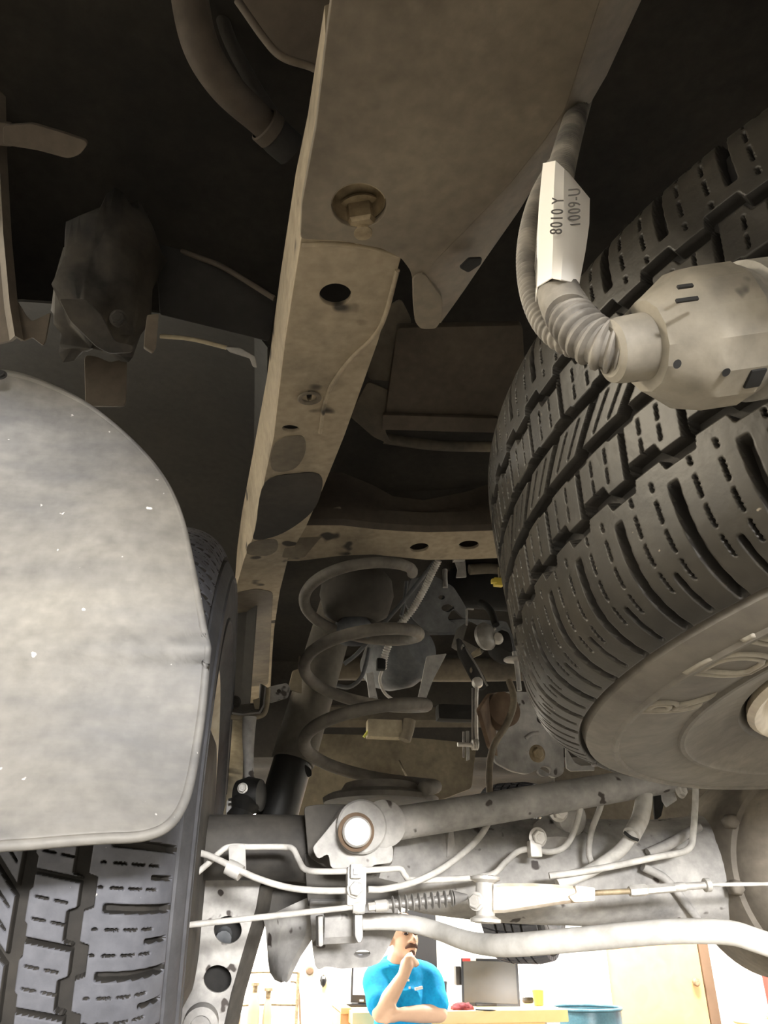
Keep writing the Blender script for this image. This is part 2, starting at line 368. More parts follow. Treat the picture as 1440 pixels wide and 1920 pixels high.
# ================================================================== BACKGROUND THINGS
def background():
    YB = 5.05
    zb = at(1000, 1893, YB).z
    # workbench
    p0, p1 = at(660, 1895, YB), at(1062, 1895, YB)
    t = thing('workbench', 'pale orange wooden workbench under the dark monitor', 'workbench', ((p0.x + p1.x) / 2, YB + .3, 0))
    L = p1.x - p0.x; cx = (p0.x + p1.x) / 2
    box('worktop', (cx, YB + .35, zb - .03), (L, .75, .06), 'bench', t, .006)
    for sx in (-1, 1):
        for sy in (-1, 1): box('leg', (cx + sx * (L / 2 - .08), YB + .35 + sy * .3, (zb - .06) / 2), (.08, .08, zb - .06), 'white', t)
    box('apron', (cx, YB + .06, zb - .1), (L - .2, .03, .08), 'bench', t); box('shelf', (cx, YB + .35, .3), (L - .12, .6, .03), 'bench', t)
    # left cabinet
    a, b = at(646, 1900, YB + .1), at(684, 1900, YB + .1)
    t = thing('cabinet', 'low orange wooden cabinet at the left end of the bench', 'cabinet', ((a.x + b.x) / 2 - .02, YB + .42, 0))
    cw = p0.x - .01 - (a.x - .35); ccx = p0.x - .01 - cw / 2
    ccx = (a.x + p0.x) / 2 - .0; cw = max(.06, p0.x - a.x - .006)
    box('carcass', (ccx, YB + .42, zb / 2), (cw, .5, zb - .02), 'benchl', t); box('cabinet_top', (ccx, YB + .42, zb - .005), (cw, .54, .03), 'bench', t)
    # monitors
    def monitor(c, wd, ht, yaw, tilt, label, scr, sticker=False, roll=0):
        t = thing('monitor', label, 'monitor', (c.x, c.y, zb))
        rot = Matrix.Rotation(yaw, 3, 'Z') @ Matrix.Rotation(roll, 3, 'Y') @ Matrix.Rotation(tilt, 3, 'X')
        box('casing', c, (wd, .035, ht), 'bezel', t, .006, rot); box('screen', c + rot @ Vector((0, -.019, .012)), (wd - .03, .006, ht - .055), scr, t, .001, rot)
        box('logo_badge', c + rot @ Vector((0, -.0195, -ht / 2 + .012)), (.025, .004, .01), 'white', t, .001, rot)
        if sticker: box('sticker', c + rot @ Vector((-wd / 2 + .035, -.02, ht / 2 - .01)), (.05, .004, .018), 'red', t, .001, rot); box('sticker', c + rot @ Vector((-wd / 2 + .075, -.02, ht / 2 - .008)), (.035, .004, .014), 'white', t, .001, rot)
        box('stand_neck', Vector((c.x, c.y + .05, (zb + c.z) / 2 - .01)), (.05, .03, max(.04, c.z - zb)), 'bezel', t); box('stand_foot', Vector((c.x, c.y + .04, zb + .008)), (.2, .15, .016), 'bezel', t)
    m0 = at(919, 1846, YB + .28); monitor(m0, m_of(107, m0), m_of(84, m0), R(-14), R(-6), 'large dark grey monitor standing on the bench', 'screen', True, R(1))
    m1 = at(681, 1832, YB + .36); monitor(m1, m_of(44, m1), m_of(82, m1), R(-25), R(-4), 'narrow monitor with a pale lit screen behind the man', 'lit')
    a = at(858, 1829, YB + .36); box('speaker', a, (.035, .06, .1), 'bezel', None, .006, label='slim black device leaning beside the large monitor', cat='speaker')
    a = at(834, 1853, 7.14); t = thing('wall_phone', 'small black handset hanging on the white wall right of the man', 'handset', a); box('handset', a, (.025, .03, .1), 'bezel', t, .008, (0, R(8), 0)); box('cradle', a + Vector((0, .025, -.02)), (.035, .03, .06), 'trim', t)
    # dark board on the wall behind the man's head
    a = at(789, 1786, 7.16); o = box('wall_board', a, (.26, .03, .62), 'bezel', None, .004, label='tall dark board on the wall behind the man\'s head', cat='board')
    # bench clutter
    def onb(px, py): q = atz(px, py, zb); return q
    a = onb(866, 1893)
    bm = bmesh.new(); bmesh.ops.create_icosphere(bm, subdivisions=3, radius=1)
    for v in bm.verts:
        q = v.co.copy(); f = 1 + .22 * math.sin(9 * q.x + 3 * q.z) * math.cos(7 * q.y) + .1 * math.sin(15 * q.x)
        v.co = Vector((q.x * .062 * f, q.y * .05 * f, max(-.3, q.z) * .026 * f + .008)) + a
    put('shop_rag', mesh(bm), 'redc', None, 'crumpled dark red rag on the bench beside the man', 'rag')
    a = onb(892, 1887) + Vector((0, .1, 0)); t = thing('tape_measure', 'yellow and green tape measure on the bench below the monitor', 'tape measure', a)
    box('case', a + Vector((0, 0, .025)), (.07, .04, .05), 'yg', t, .012); box('button', a + Vector((.01, 0, .053)), (.02, .02, .01), 'bezel', t, .002)
    a = onb(905, 1895); tube('pen', [a + Vector((-.04, .0, .006)), a + Vector((.03, -.05, .006)), a + Vector((.06, -.07, .006))], [.005, .005, .001], 'bezel', None, label='dark pen lying on the bench in front of the monitor', cat='pen')
    a = onb(1002, 1884) + Vector((0, .12, 0)); o = box('computer_mouse', a + Vector((0, 0, .017)), (.065, .04, .034), 'bezel', None, .015, label='small black computer mouse on the bench end', cat='mouse')
    a = onb(985, 1884) + Vector((0, .16, 0)); t = thing('screwdriver', 'screwdriver with brown handle below the monitor corner', 'screwdriver', a); tube('handle', [a + Vector((-.05, 0, .012)), a, a + Vector((.01, 0, .012))], .011, 'brn', t); tube('shaft', [a + Vector((.01, 0, .012)), a + Vector((.05, -.01, .012)), a + Vector((.09, -.02, .012))], .004, 'steel', t)
    a = onb(1021, 1888) + Vector((0, .1, 0)); lathe('cup', [(0, .002), (.028, .002), (.035, .08), (.031, .08), (.026, .006), (0, .006)], a, (0, 0, 1), 'yel', None, 24, caps=False, label='small yellow cup standing at the bench end', cat='cup')
    a = onb(838, 1893) + Vector((0, .14, 0)); t = thing('spray_bottle', 'dark bottle with pale cap on the bench right of the man', 'bottle', a); lathe('bottle_body', [(.028, 0), (.03, .01), (.03, .06), (.012, .085), (.012, .095)], a, (0, 0, 1), 'bezel', t, 20); lathe('cap', [(.015, .09), (.015, .115), (.006, .12)], a, (0, 0, 1), 'white', t, 16)
    a = at(1046, 1935, YB + .1); box('storage_bin', (a.x - .06, YB + .3, .315 + .135), (.3, .3, .27), 'red', None, .012, taper=1.06, label='red storage bin under the bench end', cat='bin')
    # drum
    YD = 6.2; c = at(1099, 1890, YD); r = m_of(63, c); zt = c.z
    t = thing('drum', 'open blue green steel drum beside the bench end', 'drum', (c.x, c.y, 0))
    lathe('drum_wall', [(0, .01), (r * .96, .01), (r, .02), (r, .26), (r * 1.025, .28), (r, .30), (r, .52), (r * 1.025, .54), (r, .56), (r, zt - .01), (r - .008, zt - .01), (r - .008, .03), (0, .03)], Vector((c.x, c.y, 0)), (0, 0, 1), 'drum', t, 48, caps=False)
    bm = bmesh.new(); P = [Vector((c.x + (r + .004) * math.cos(k * math.pi / 24), c.y + (r + .004) * math.sin(k * math.pi / 24), zt)) for k in range(49)]
    sweep_bm(bm, P, [.011] * 49, 8); put('rim_bead', mesh(bm), 'drum', t)
    # right edge: red and white cabinet, small table
    a = at(1428, 1850, 5.9); a.x += .24; t = thing('tool_locker', 'red locker with grey edge at the far right', 'locker', (a.x + .22, 5.9 + .2, 0))
    box('locker_body', (a.x + .235, 6.1, .75), (.42, .4, 1.46), 'red', t); box('edge_strip', (a.x + .0, 5.95, .77), (.04, .1, 1.42), 'steel_d', t); box('latch', at(1434, 1860, 5.86) + Vector((.24, 0, 0)), (.025, .03, .05), 'steel', t)
    zt2 = .83; a = atz(1395, 1911, zt2)
    t = thing('round_stand', 'small round wooden stand at the right edge of the picture', 'stand', (a.x + .2, a.y, 0))
    lathe('stand_top', [(0, 0), (.22, 0), (.23, .012), (.22, .025), (0, .025)], Vector((a.x + .19, a.y, zt2 - .025)), (0, 0, 1), 'bench', t, 36)
    lathe('stand_post', [(.15, 0), (.15, .02), (.03, .04), (.03, zt2 - .03)], Vector((a.x + .19, a.y, 0)), (0, 0, 1), 'white', t, 24)
    q = Vector((a.x + .2, a.y, zt2)); lathe('bowl', [(0, .004), (.05, .004), (.085, .03), (.08, .03), (.045, .008), (0, .008)], q, (0, 0, 1), 'white', None, 28, caps=False, label='shallow white bowl on the small round stand', cat='bowl')
    # gas bottles and trolley at the left
    for px, w_, top, lab in ((478, 22, 1858, 'tall brown gas bottle nearest the pierced suspension arm'), (503, 17, 1868, 'short brown gas bottle beside the taller one')):
        c = at(px, top, 6.4); r = m_of(w_, c) / 2
        t = thing('gas_bottle', lab, 'gas bottle', (c.x, 6.4, 0), 'gas bottles by the far wall')
        lathe('cylinder', [(r * .9, 0), (r, .02), (r, c.z - .12), (r * .8, c.z - .05), (r * .35, c.z)], Vector((c.x, 6.4, 0)), (0, 0, 1), 'brn', t, 28)
        lathe('valve', [(.018, c.z - .01), (.018, c.z + .03), (.03, c.z + .032), (.03, c.z + .05), (.01, c.z + .055)], Vector((c.x, 6.4, 0)), (0, 0, 1), 'brass', t, 16)
    a, b = at(486, 1900, 6.6), at(530, 1900, 6.6)
    t = thing('bottle_trolley', 'thin metal trolley frame around the gas bottles', 'trolley', ((a.x + b.x) / 2, 6.62, 0))
    for x in (a.x - .14, b.x + .1): tube('upright', [(x, 6.62, .02), (x, 6.62, .5), (x, 6.62, 1.0)], .012, 'brass', t)
    for z in (.3, .8, 1.0): tube('crossbar', [(a.x - .14, 6.62, z), (a.x, 6.62, z + .005), (b.x + .1, 6.62, z)], .009, 'brass', t)
    a = at(549, 1840, 7.13); b = at(563, 1920, 7.13)
    P = [at(545, 1840, 7.13), at(556, 1843, 7.13), at(560, 1860, 7.13), at(562, 1890, 7.13), at(564, 1960, 7.13), at(564, 2050, 7.13)]
    tube('wall_cable', P, .008, 'trim', None, label='thin dark cable running down the white far wall', cat='cable')
    a = at(354, 1760, 4.6); t = thing('warning_post', 'slim red and yellow post seen past the left tyre', 'post', (a.x, 4.6, 0))
    box('post', (a.x, 4.6, .62), (.035, .04, 1.22), 'red', t); box('post_cap', (a.x + .004, 4.6, 1.23 + .06), (.03, .04, .12), 'yel', t)
background()

# ------------------------------------------------------------------ the man
def person():
    Y = 4.62
    def P(px, py, d=0): return at(px, py, Y + d)
    pel = P(752, 1990, .1); pel.z = .60
    root = thing('person', 'man in a bright blue polo shirt, hand held to his chin, at the bench', 'person', (pel.x, pel.y, 0))
    def cap(bm, pts, rads, n=14, s=6):
        path, prm = cat(pts, s); rl = [lerpl(rads, t) for t in prm]; sweep_bm(bm, path, rl, n)
        for q, r in ((path[0], rl[0]), (path[-1], rl[-1])):
            mt = Matrix.Translation(q) @ Matrix.Scale(r, 4); bmesh.ops.create_icosphere(bm, subdivisions=2, radius=1, matrix=mt)
    def ell(bm, c, s, rot=None):
        mt = Matrix.Translation(c) @ (rot.to_4x4() if rot else Matrix.Identity(4)) @ Matrix.Diagonal((*s, 1)); bmesh.ops.create_icosphere(bm, subdivisions=3, radius=1, matrix=mt)
    def solid(name, bm, mat, parent, vox=.006, it=6):
        me = bpy.data.meshes.new('m'); bm.to_mesh(me); bm.free(); o = bpy.data.objects.new('tmp', me); C.objects.link(o)
        md = o.modifiers.new('r', 'REMESH'); md.mode = 'VOXEL'; md.voxel_size = vox
        sm = o.modifiers.new('s', 'SMOOTH'); sm.iterations = it; sm.factor = .5
        bpy.context.view_layer.update(); m2 = bpy.data.meshes.new_from_object(o.evaluated_get(bpy.context.evaluated_depsgraph_get())); bpy.data.objects.remove(o)
        return put(name, m2, mat, parent)
    hc = P(757, 1757)
    look = Matrix.Rotation(R(18), 3, 'Z') @ Matrix.Rotation(R(-6), 3, 'X')     # face direction: local -Y, turned to the picture's right
    def H(x, y, z): return hc + look @ Vector((x, y, z))
    bm = bmesh.new()
    ell(bm, H(0, .012, .03), (.076, .096, .088), look); ell(bm, H(0, -.012, -.035), (.062, .075, .075), look); ell(bm, H(0, -.05, -.078), (.036, .034, .03), look)
    cap(bm, [H(0, -.088, .005), H(0, -.108, -.018), H(0, -.112, -.03)], [.009, .014, .015], 10)       # nose
    for s in (-1, 1): ell(bm, H(s * .078, .012, -.012), (.012, .02, .034), look); ell(bm, H(s * .017, -.098, -.03), (.009, .01, .008), look); ell(bm, H(s * .03, -.078, .022), (.026, .014, .010), look)
    ell(bm, H(0, -.085, -.062), (.024, .012, .006), look)                                             # lower lip
    nk = P(744, 1806, .03); cap(bm, [H(0, .025, -.05), nk, P(748, 1830, .05)], [.055, .056, .07])
    chest = P(757, 1868, .05); waist = P(755, 1925, .06)
    ell(bm, chest, (.15, .095, .17)); cap(bm, [P(752, 1835, .05), chest, waist, pel], [.07, .12, .125, .13])
    shR, shL = P(709, 1835, .03), P(800, 1836, .05)
    elR, wrR = P(713, 1900, -.1), P(757, 1828, -.15)
    elL, wrL = P(824, 1900, -.04), P(748, 1902, -.13)
    cap(bm, [shR, shR.lerp(elR, .5), elR], [.058, .052, .043]); cap(bm, [elR, elR.lerp(wrR, .4), wrR], [.043, .043, .029])
    cap(bm, [shL, shL.lerp(elL, .5), elL], [.058, .052, .043]); cap(bm, [elL, elL.lerp(wrL, .45), wrL], [.043, .042, .03])
    # right hand, loosely closed against the chin
    pR = P(763, 1808, -.15); cap(bm, [wrR, pR], [.03, .034]); 
    kn = [P(768 + i * 3.2, 1797 + i * 4.2, -.165 + i * .006) for i in range(4)]
    for i, k in enumerate(kn):
        L = (.042, .046, .043, .034)[i]
        mid = k + Vector((.022, .018, .006)); end = mid + Vector((-.012, .024, -.016)) * (L / .042)
        cap(bm, [pR + (k - pR) * .5, k, mid, end], [.011, .0105, .0095, .008], 8, 4)
    cap(bm, [pR + Vector((-.012, -.004, .004)), P(761, 1797, -.16), P(766, 1790, -.145), P(771, 1787, -.135)], [.013, .0115, .01, .0085], 8, 4)
    # left hand tucked under the right elbow
    pL = P(735, 1904, -.13); cap(bm, [wrL, pL], [.03, .033])
    for i in range(4):
        b0 = pL + Vector((-.02, -.012, .026 - i * .017)); cap(bm, [pL, b0, b0 + Vector((-.03, .012, 0)), b0 + Vector((-.045, .035, 0))], [.012, .0105, .0095, .008], 8, 4)
    cap(bm, [pL + Vector((.02, 0, .02)), pL + Vector((0, -.02, .045)), pL + Vector((-.02, -.015, .055))], [.013, .011, .009], 8, 4)
    # legs, seated
    for s in (-1, 1):
        hip = pel + Vector((s * .09, 0, -.02)); kne = hip + Vector((s * .06 + .06, -.42, -.03)); ank = kne + Vector((0, .03, -.42 + .02)); ank.z = .09
        cap(bm, [hip, hip.lerp(kne, .5), kne], [.088, .078, .058]); cap(bm, [kne, kne.lerp(ank, .4), ank], [.055, .054, .038]); cap(bm, [ank, Vector((ank.x, ank.y - .08, .05)), Vector((ank.x, ank.y - .17, .04))], [.042, .042, .035])
    solid('body', bm, 'skin', root, .0065, 5)
    # shirt
    bm = bmesh.new()
    ell(bm, chest, (.168, .115, .19)); cap(bm, [P(750, 1824, .045), P(754, 1840, .05), chest, waist, pel + Vector((0, 0, .06))], [.07, .11, .145, .15, .15])
    cap(bm, [P(748, 1828, .045), shR, shR.lerp(elR, .45), shR.lerp(elR, .72)], [.085, .078, .072, .07]); cap(bm, [P(752, 1828, .05), shL, shL.lerp(elL, .45), shL.lerp(elL, .72)], [.085, .078, .072, .07])
    rnd = random.Random(3)
    for i in range(9):     # cloth folds
        a = P(728 + rnd.uniform(0, 70), 1850 + rnd.uniform(0, 60), -.085); b = a + Vector((rnd.uniform(-.07, .07), .01, rnd.uniform(-.09, -.02)))
        cap(bm, [a, a.lerp(b, .5) + Vector((0, -.006, 0)), b], [.006, .012, .006], 8, 4)
    sh = solid('polo_shirt', bm, 'shirt', root, .008, 8)
    bm = bmesh.new(); n2 = P(745, 1812, .035)
    ring = [n2 + Vector((.07 * math.cos(a * math.pi / 12), .062 * math.sin(a * math.pi / 12), .02 - .028 * math.sin(-a * math.pi / 12) * .8)) for a in range(25)]
    sweep_bm(bm, ring, [.014] * 25, 10); put('collar', mesh(bm), 'shirt', sh)
    for i in range(2): box('button', P(766 + i * 2, 1838 + i * 14, -.1), (.01, .006, .01), 'white', sh, .002)
    c = P(785, 1853, -.085); box('chest_logo', c, (.045, .012, .014), 'white', sh, .003, (0, R(-8), R(20)))
    # trousers and shoes
    bm = bmesh.new()
    for s in (-1, 1):
        hip = pel + Vector((s * .09, 0, -.02)); kne = hip + Vector((s * .06 + .06, -.42, -.03)); ank = kne + Vector((0, .03, -.4)); ank.z = .13
        cap(bm, [hip, hip.lerp(kne, .5), kne], [.105, .094, .074]); cap(bm, [kne, kne.lerp(ank, .4), ank], [.072, .07, .06])
    ell(bm, pel, (.17, .13, .12)); solid('trousers', bm, 'jean', root, .012, 6)
    for s in (-1, 1):
        ak = pel + Vector((s * .15 + .06, -.39, 0)); bm = bmesh.new(); cap(bm, [Vector((ak.x, ak.y + .03, .06)), Vector((ak.x, ak.y - .08, .056)), Vector((ak.x, ak.y - .19, .048))], [.052, .05, .045]); solid('shoe', bm, 'bezel', root, .01, 4)
    # hair, eyebrows, eyes, moustache
    bm = bmesh.new(); ell(bm, H(0, .024, .04), (.081, .096, .084), look)
    for v in list(bm.verts):
        l = look.inverted() @ (v.co - hc)
        if l.y < -.005 + (.05 - l.z) * .1 and l.z < .2 and l.y < -.02: bm.verts.remove(v)
    put('hair', mesh(bm), 'hair', root)
    bm = bmesh.new(); cap(bm, [H(-.034, -.078, -.058), H(-.012, -.094, -.046), H(.012, -.094, -.046), H(.034, -.078, -.058)], [.006, .012, .012, .006], 8, 5); solid('moustache', bm, 'mous', root, .004, 3)
    bm = bmesh.new(); ell(bm, H(0, -.083, -.082), (.017, .012, .014), look); put('goatee', mesh(bm), 'mous', root)
    for s in (-1, 1):
        bm = bmesh.new(); ell(bm, H(s * .03, -.083, .006), (.013, .008, .007), look); put('eye', mesh(bm), 'eye', root)
        bm = bmesh.new(); cap(bm, [H(s * .014, -.094, .026), H(s * .032, -.09, .032), H(s * .05, -.075, .026)], [.004, .005, .003], 8, 4); put('eyebrow', mesh(bm), 'hair', root)
    # stool
    zs = pel.z - .13
    t = thing('stool', 'round workshop stool under the seated man', 'stool', (pel.x, pel.y + .02, 0))
    lathe('seat', [(0, 0), (.17, 0), (.19, .02), (.18, .045), (0, .05)], Vector((pel.x, pel.y + .02, zs - .06)), (0, 0, 1), 'bezel', t)
    for k in range(4):
        a = R(45 + 90 * k); tube('leg', [(pel.x + .12 * math.cos(a), pel.y + .02 + .12 * math.sin(a), zs - .05), (pel.x + .16 * math.cos(a), pel.y + .02 + .16 * math.sin(a), zs * .45), (pel.x + .2 * math.cos(a), pel.y + .02 + .2 * math.sin(a), .01)], .012, 'steel_d', t)
person()

# ================================================================== TYRES
TR = .385
_prof = [(0, .385), (.05, .3846), (.085, .3825), (.104, .377), (.117, .367), (.126, .354), (.1315, .34), (.135, .325)]
_pp, _ = cat([Vector((a, b, 0)) for a, b in _prof], 12)
_pl = [0.]
for a_, b_ in zip(_pp, _pp[1:]): _pl.append(_pl[-1] + (b_ - a_).length)
def surf(v, h):
    """tread surface: v = arc length from the centre line, h = height above it -> (axial, radial)"""
    s = abs(v); i = 0
    while i < len(_pl) - 2 and _pl[i + 1] < s: i += 1
    f = (s - _pl[i]) / (_pl[i + 1] - _pl[i]); p = _pp[i].lerp(_pp[i + 1], f); t = (_pp[i + 1] - _pp[i]).normalized()
    q = p + Vector((-t.y, t.x, 0)) * h
    return (q.x if v >= 0 else -q.x), q.y
NP = 57; PITCH_M = 2 * math.pi * TR / NP
def sst(x, w=.0009): x = max(0., min(1., .5 + x / (2 * w))); return x * x * (3 - 2 * x)
def zig(u): return 1 - 2 * sst(abs(((u + .25) % 1) - .5) - .25, .035)
def tread_rows(sh, s0, s1, ce):
    """sh = inner edge of the shoulder rib, s0..s1 = second rib, ce = half width of the centre rib (arc length, m)"""
    span = .139 - sh
    def row_shoulder(u, v):
        a = sh + .0032 * zig(u); top = sst(min(v - a, .141 - v)); q = (v - sh) / span
        c = .5 + (v - .09) * 1.6                                       # slot leans with the rib
        du = ((u - c + .5) % 1 - .5) * PITCH_M
        sl = sst(.0026 - abs(du)) * sst(q - .17, .03) * sst(.139 - v)
        hf = ((u - c) % 1 - .5) * PITCH_M
        sl = max(sl, .8 * sst(.0013 - abs(hf)) * sst(q - .66, .02) * sst(.137 - v)); si = 0
        for k in (.31, .69):
            ds = ((u - c - k + .5) % 1 - .5) * PITCH_M + .0003 * math.sin(v * 2200)
            seg = max(sst(q - a_, .01) * sst(b_ - q, .01) for a_, b_ in ((.07, .12), (.2, .34), (.40, .54), (.60, .74)))
            si = max(si, sst(.0005 - abs(ds), .0005) * seg)
        return min(top, 1 - sl, 1 - .75 * si)
    def row_second(u, v):
        a, b = s0 + .001 * zig(u + .3), s1 + .0032 * zig(u); top = sst(min(v - a, b - v)); m = (s0 + s1) / 2
        c = (v - m) * 4.5; du = ((u - c + .5) % 1 - .5) * PITCH_M
        cut = sst(.0012 - abs(du), .0012); si = 0
        for k in (.36, .68):
            ds = ((u - c - k + .5) % 1 - .5) * PITCH_M; si = max(si, sst(.0005 - abs(ds), .0005) * max(sst(v - a_) * sst(b_ - v) for a_, b_ in ((s0 + .004, m - .002), (m + .002, s1 - .004))))
        return min(top, 1 - cut, 1 - .7 * si)
    def row_centre(u, v):
        top = sst(min(v + ce, ce - v)); c = .5 + v * 28; du = ((u - c + .5) % 1 - .5) * PITCH_M * .7
        si = max(sst(.0005 - abs(((u - c - k + .5) % 1 - .5) * PITCH_M * .7), .0005) for k in (.33, .66))
        return min(top, 1 - sst(.0022 - abs(du)), 1 - .7 * si * sst(ce - .0035 - abs(v)))
    return [block_mesh(row_shoulder, sh - .0045, .1435, 1), block_mesh(row_shoulder, sh - .0045, .1435, -1), block_mesh(row_second, s0 - .0025, s1 + .0045, 1), block_mesh(row_second, s0 - .0025, s1 + .0045, -1), block_mesh(row_centre, -ce - .002, ce + .002, 1)]
def block_mesh(fn, v0, v1, sgn, res=.0007):
    nu = int(PITCH_M / res); nv = int((v1 - v0) / res); co = []; fc = []; F = []; mi = []
    for i in range(nu + 1):
        u = i / nu; th = (u - .5) * PITCH_M / TR
        for j in range(nv + 1):
            v = v0 + (v1 - v0) * j / nv
            f = fn(u if sgn > 0 else (1 - u + .37) % 1, v); ax, r = surf(v * sgn if v0 > 0 else v, -.0115 * (1 - f) - .0002)
            co.append((r * math.cos(th), r * math.sin(th), ax)); F.append(f)
    for i in range(nu):
        for j in range(nv):
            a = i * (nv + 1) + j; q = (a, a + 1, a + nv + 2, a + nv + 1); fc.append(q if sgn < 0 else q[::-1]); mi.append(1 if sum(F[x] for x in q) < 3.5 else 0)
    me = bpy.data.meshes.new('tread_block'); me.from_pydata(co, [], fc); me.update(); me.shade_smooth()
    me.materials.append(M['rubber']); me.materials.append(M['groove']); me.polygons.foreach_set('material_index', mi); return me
def link_local(name, me, parent, mat=None):
    o = bpy.data.objects.new(name, me); C.objects.link(o); o.parent = parent
    if mat: me.materials.clear(); me.materials.append(M[mat])
    ROOT[o] = Vector((0, 0, 0)); return o
def tyre(name, label, cat_, loc, rot, tread_mat, side_mat, spin=0., blocks=None, detail=True, rim=True, n=96, group=None, rows=(.0585, .0205, .0495, .0125)):
    t = thing(name, label, cat_, loc); t.rotation_euler = rot; ROOT[t] = Vector((0, 0, 0))
    if group: t['group'] = group
    # carcass: groove floor, shoulders, sidewalls, bead
    side = [surf(.146, -.0005), (.1352, .335), (.1362, .329), (.1385, .3272), (.1385, .3245), (.1365, .323), (.1375, .312), (.138, .300), (.1368, .288), (.1348, .279), (.1370, .2775), (.1370, .2745), (.1345, .2725), (.129, .255), (.125, .243), (.1225, .236), (.122, .230), (.116, .224), (.105, .218)]
    tr = [surf(v, -.0088) for v in [.14, .132, .12, .108, .09, .06, .03, 0]]
    for sg in (1, -1):
        bm = bmesh.new(); lathe_bm(bm, [(r, sg * a) for a, r in side[::-1] + tr[:1]], Vector((0, 0, 0)), (0, 0, 1), n, caps=False); me = mesh(bm); me.shade_smooth(); me.set_sharp_from_angle(angle=R(40))
        link_local('sidewall', me, t, side_mat)
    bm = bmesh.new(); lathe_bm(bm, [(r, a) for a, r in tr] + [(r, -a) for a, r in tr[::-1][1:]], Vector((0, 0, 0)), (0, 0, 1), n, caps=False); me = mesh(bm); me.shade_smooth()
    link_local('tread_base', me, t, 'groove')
    if detail:
        BL = tread_rows(*rows)
        for k in range(NP):
            for r_, me in enumerate(BL):
                o = bpy.data.objects.new('tread_block', me); C.objects.link(o); o.parent = t
                o.rotation_euler = (0, 0, spin + 2 * math.pi * (k + (.5 if r_ in (1, 3) else 0)) / NP)
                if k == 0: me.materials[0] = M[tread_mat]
    if rim:
        bm = bmesh.new()
        lathe_bm(bm, [(.204, .10), (.214, .108), (.2225, .1165), (.2235, .122), (.219, .1255), (.213, .122), (.207, .112), (.199, .095), (.196, .06), (.193, .035), (.19, -.05), (.2, -.09), (.213, -.11), (.221, -.118), (.2225, -.112), (.204, -.10)], Vector((0, 0, 0)), (0, 0, 1), 72, caps=False)
        me = mesh(bm); me.shade_smooth(); me.set_sharp_from_angle(angle=R(50)); link_local('rim', me, t, 'rim')
    return t

# ------------------------------------------------------------------ wheel at the left rear
wl = tyre('road_tire', 'grey worn rear tyre below the mud flap at the left', 'tyre', (-.182, 1.0, 1.325), (0, R(90), 0), 'rubber', 'rubsd', spin=.02, rows=(.0745, .035, .0645, .0265))
def disc_mesh(prof, holes_n, hole_r, hr, z):
    pass
bm = bmesh.new(); lathe_bm(bm, [(.03, -.04), (.06, -.045), (.09, -.03), (.15, -.02), (.185, -.035), (.192, -.05), (.192, -.056), (.15, -.03), (.09, -.04), (.05, -.055), (.03, -.05)], Vector((0, 0, 0)), (0, 0, 1), 48, caps=False)
me = mesh(bm); me.shade_smooth(); link_local('wheel_disc', me, wl, 'rim')
bm = bmesh.new(); lathe_bm(bm, [(0, .13), (.13, .13), (.15, .12), (.155, .07), (.15, .02), (.0, .02)], Vector((0, 0, 0)), (0, 0, 1), 48)
me = mesh(bm); me.shade_smooth(); me.set_sharp_from_angle(angle=R(40)); link_local('brake_drum', me, wl, 'axle_d')

# ------------------------------------------------------------------ spare wheel hung flat under the floor
SP = Vector((.552, .445, 1.405 + .138)); zb_sp = SP.z - .138
ws = tyre('spare_wheel', 'dusty black spare tyre slung flat under the car floor', 'wheel', SP, (Matrix.Rotation(R(-3.8), 3, 'X') @ Euler((R(180), R(-5), 0)).to_matrix()).to_euler(), 'rubber_d', 'sidew', spin=.05, rows=(.0565, .0195, .0475, .0115))
bm = bmesh.new()
lathe_bm(bm, [(.195, .05), (.185, .055), (.165, .05), (.15, .03), (.13, .018), (.10, .02), (.085, .035), (.07, .05), (.055, .052), (.04, .045), (.03, .02)], Vector((0, 0, 0)), (0, 0, 1), 72, caps=False)
bmesh.ops.solidify(bm, geom=bm.faces[:], thickness=.004); me = mesh(bm); me.shade_smooth(); link_local('wheel_disc', me, ws, 'rim')
for k in range(10):
    a = R(36 * k + 8); bm = bmesh.new(); lathe_bm(bm, [(.012, 0), (.016, .004), (.016, .006), (.011, .004), (.0105, -.004), (0, -.005)], Vector((.128 * math.cos(a), .128 * math.sin(a), .0155)), (0, 0, 1), 20, caps=False)
    me = mesh(bm); me.shade_smooth(); link_local('vent_ring', me, ws, 'darker')
for k in range(6):
    a = R(60 * k); bm = bmesh.new(); lathe_bm(bm, [(.011, 0), (.011, .012), (.007, .018), (0, .018)], Vector((.062 * math.cos(a), .062 * math.sin(a), .05)), (0, 0, 1), 6); me = mesh(bm); link_local('wheel_nut', me, ws, 'steel')
def side_h(r):     # sidewall height (axial) at radius r
    T = [(.2605, .132), (.279, .1348), (.288, .1368), (.300, .138), (.312, .1375), (.323, .1365), (.34, .1345)]
    for (a, b), (c, d) in zip(T, T[1:]):
        if a <= r <= c: return b + (d - b) * (r - a) / (c - a)
    return .133
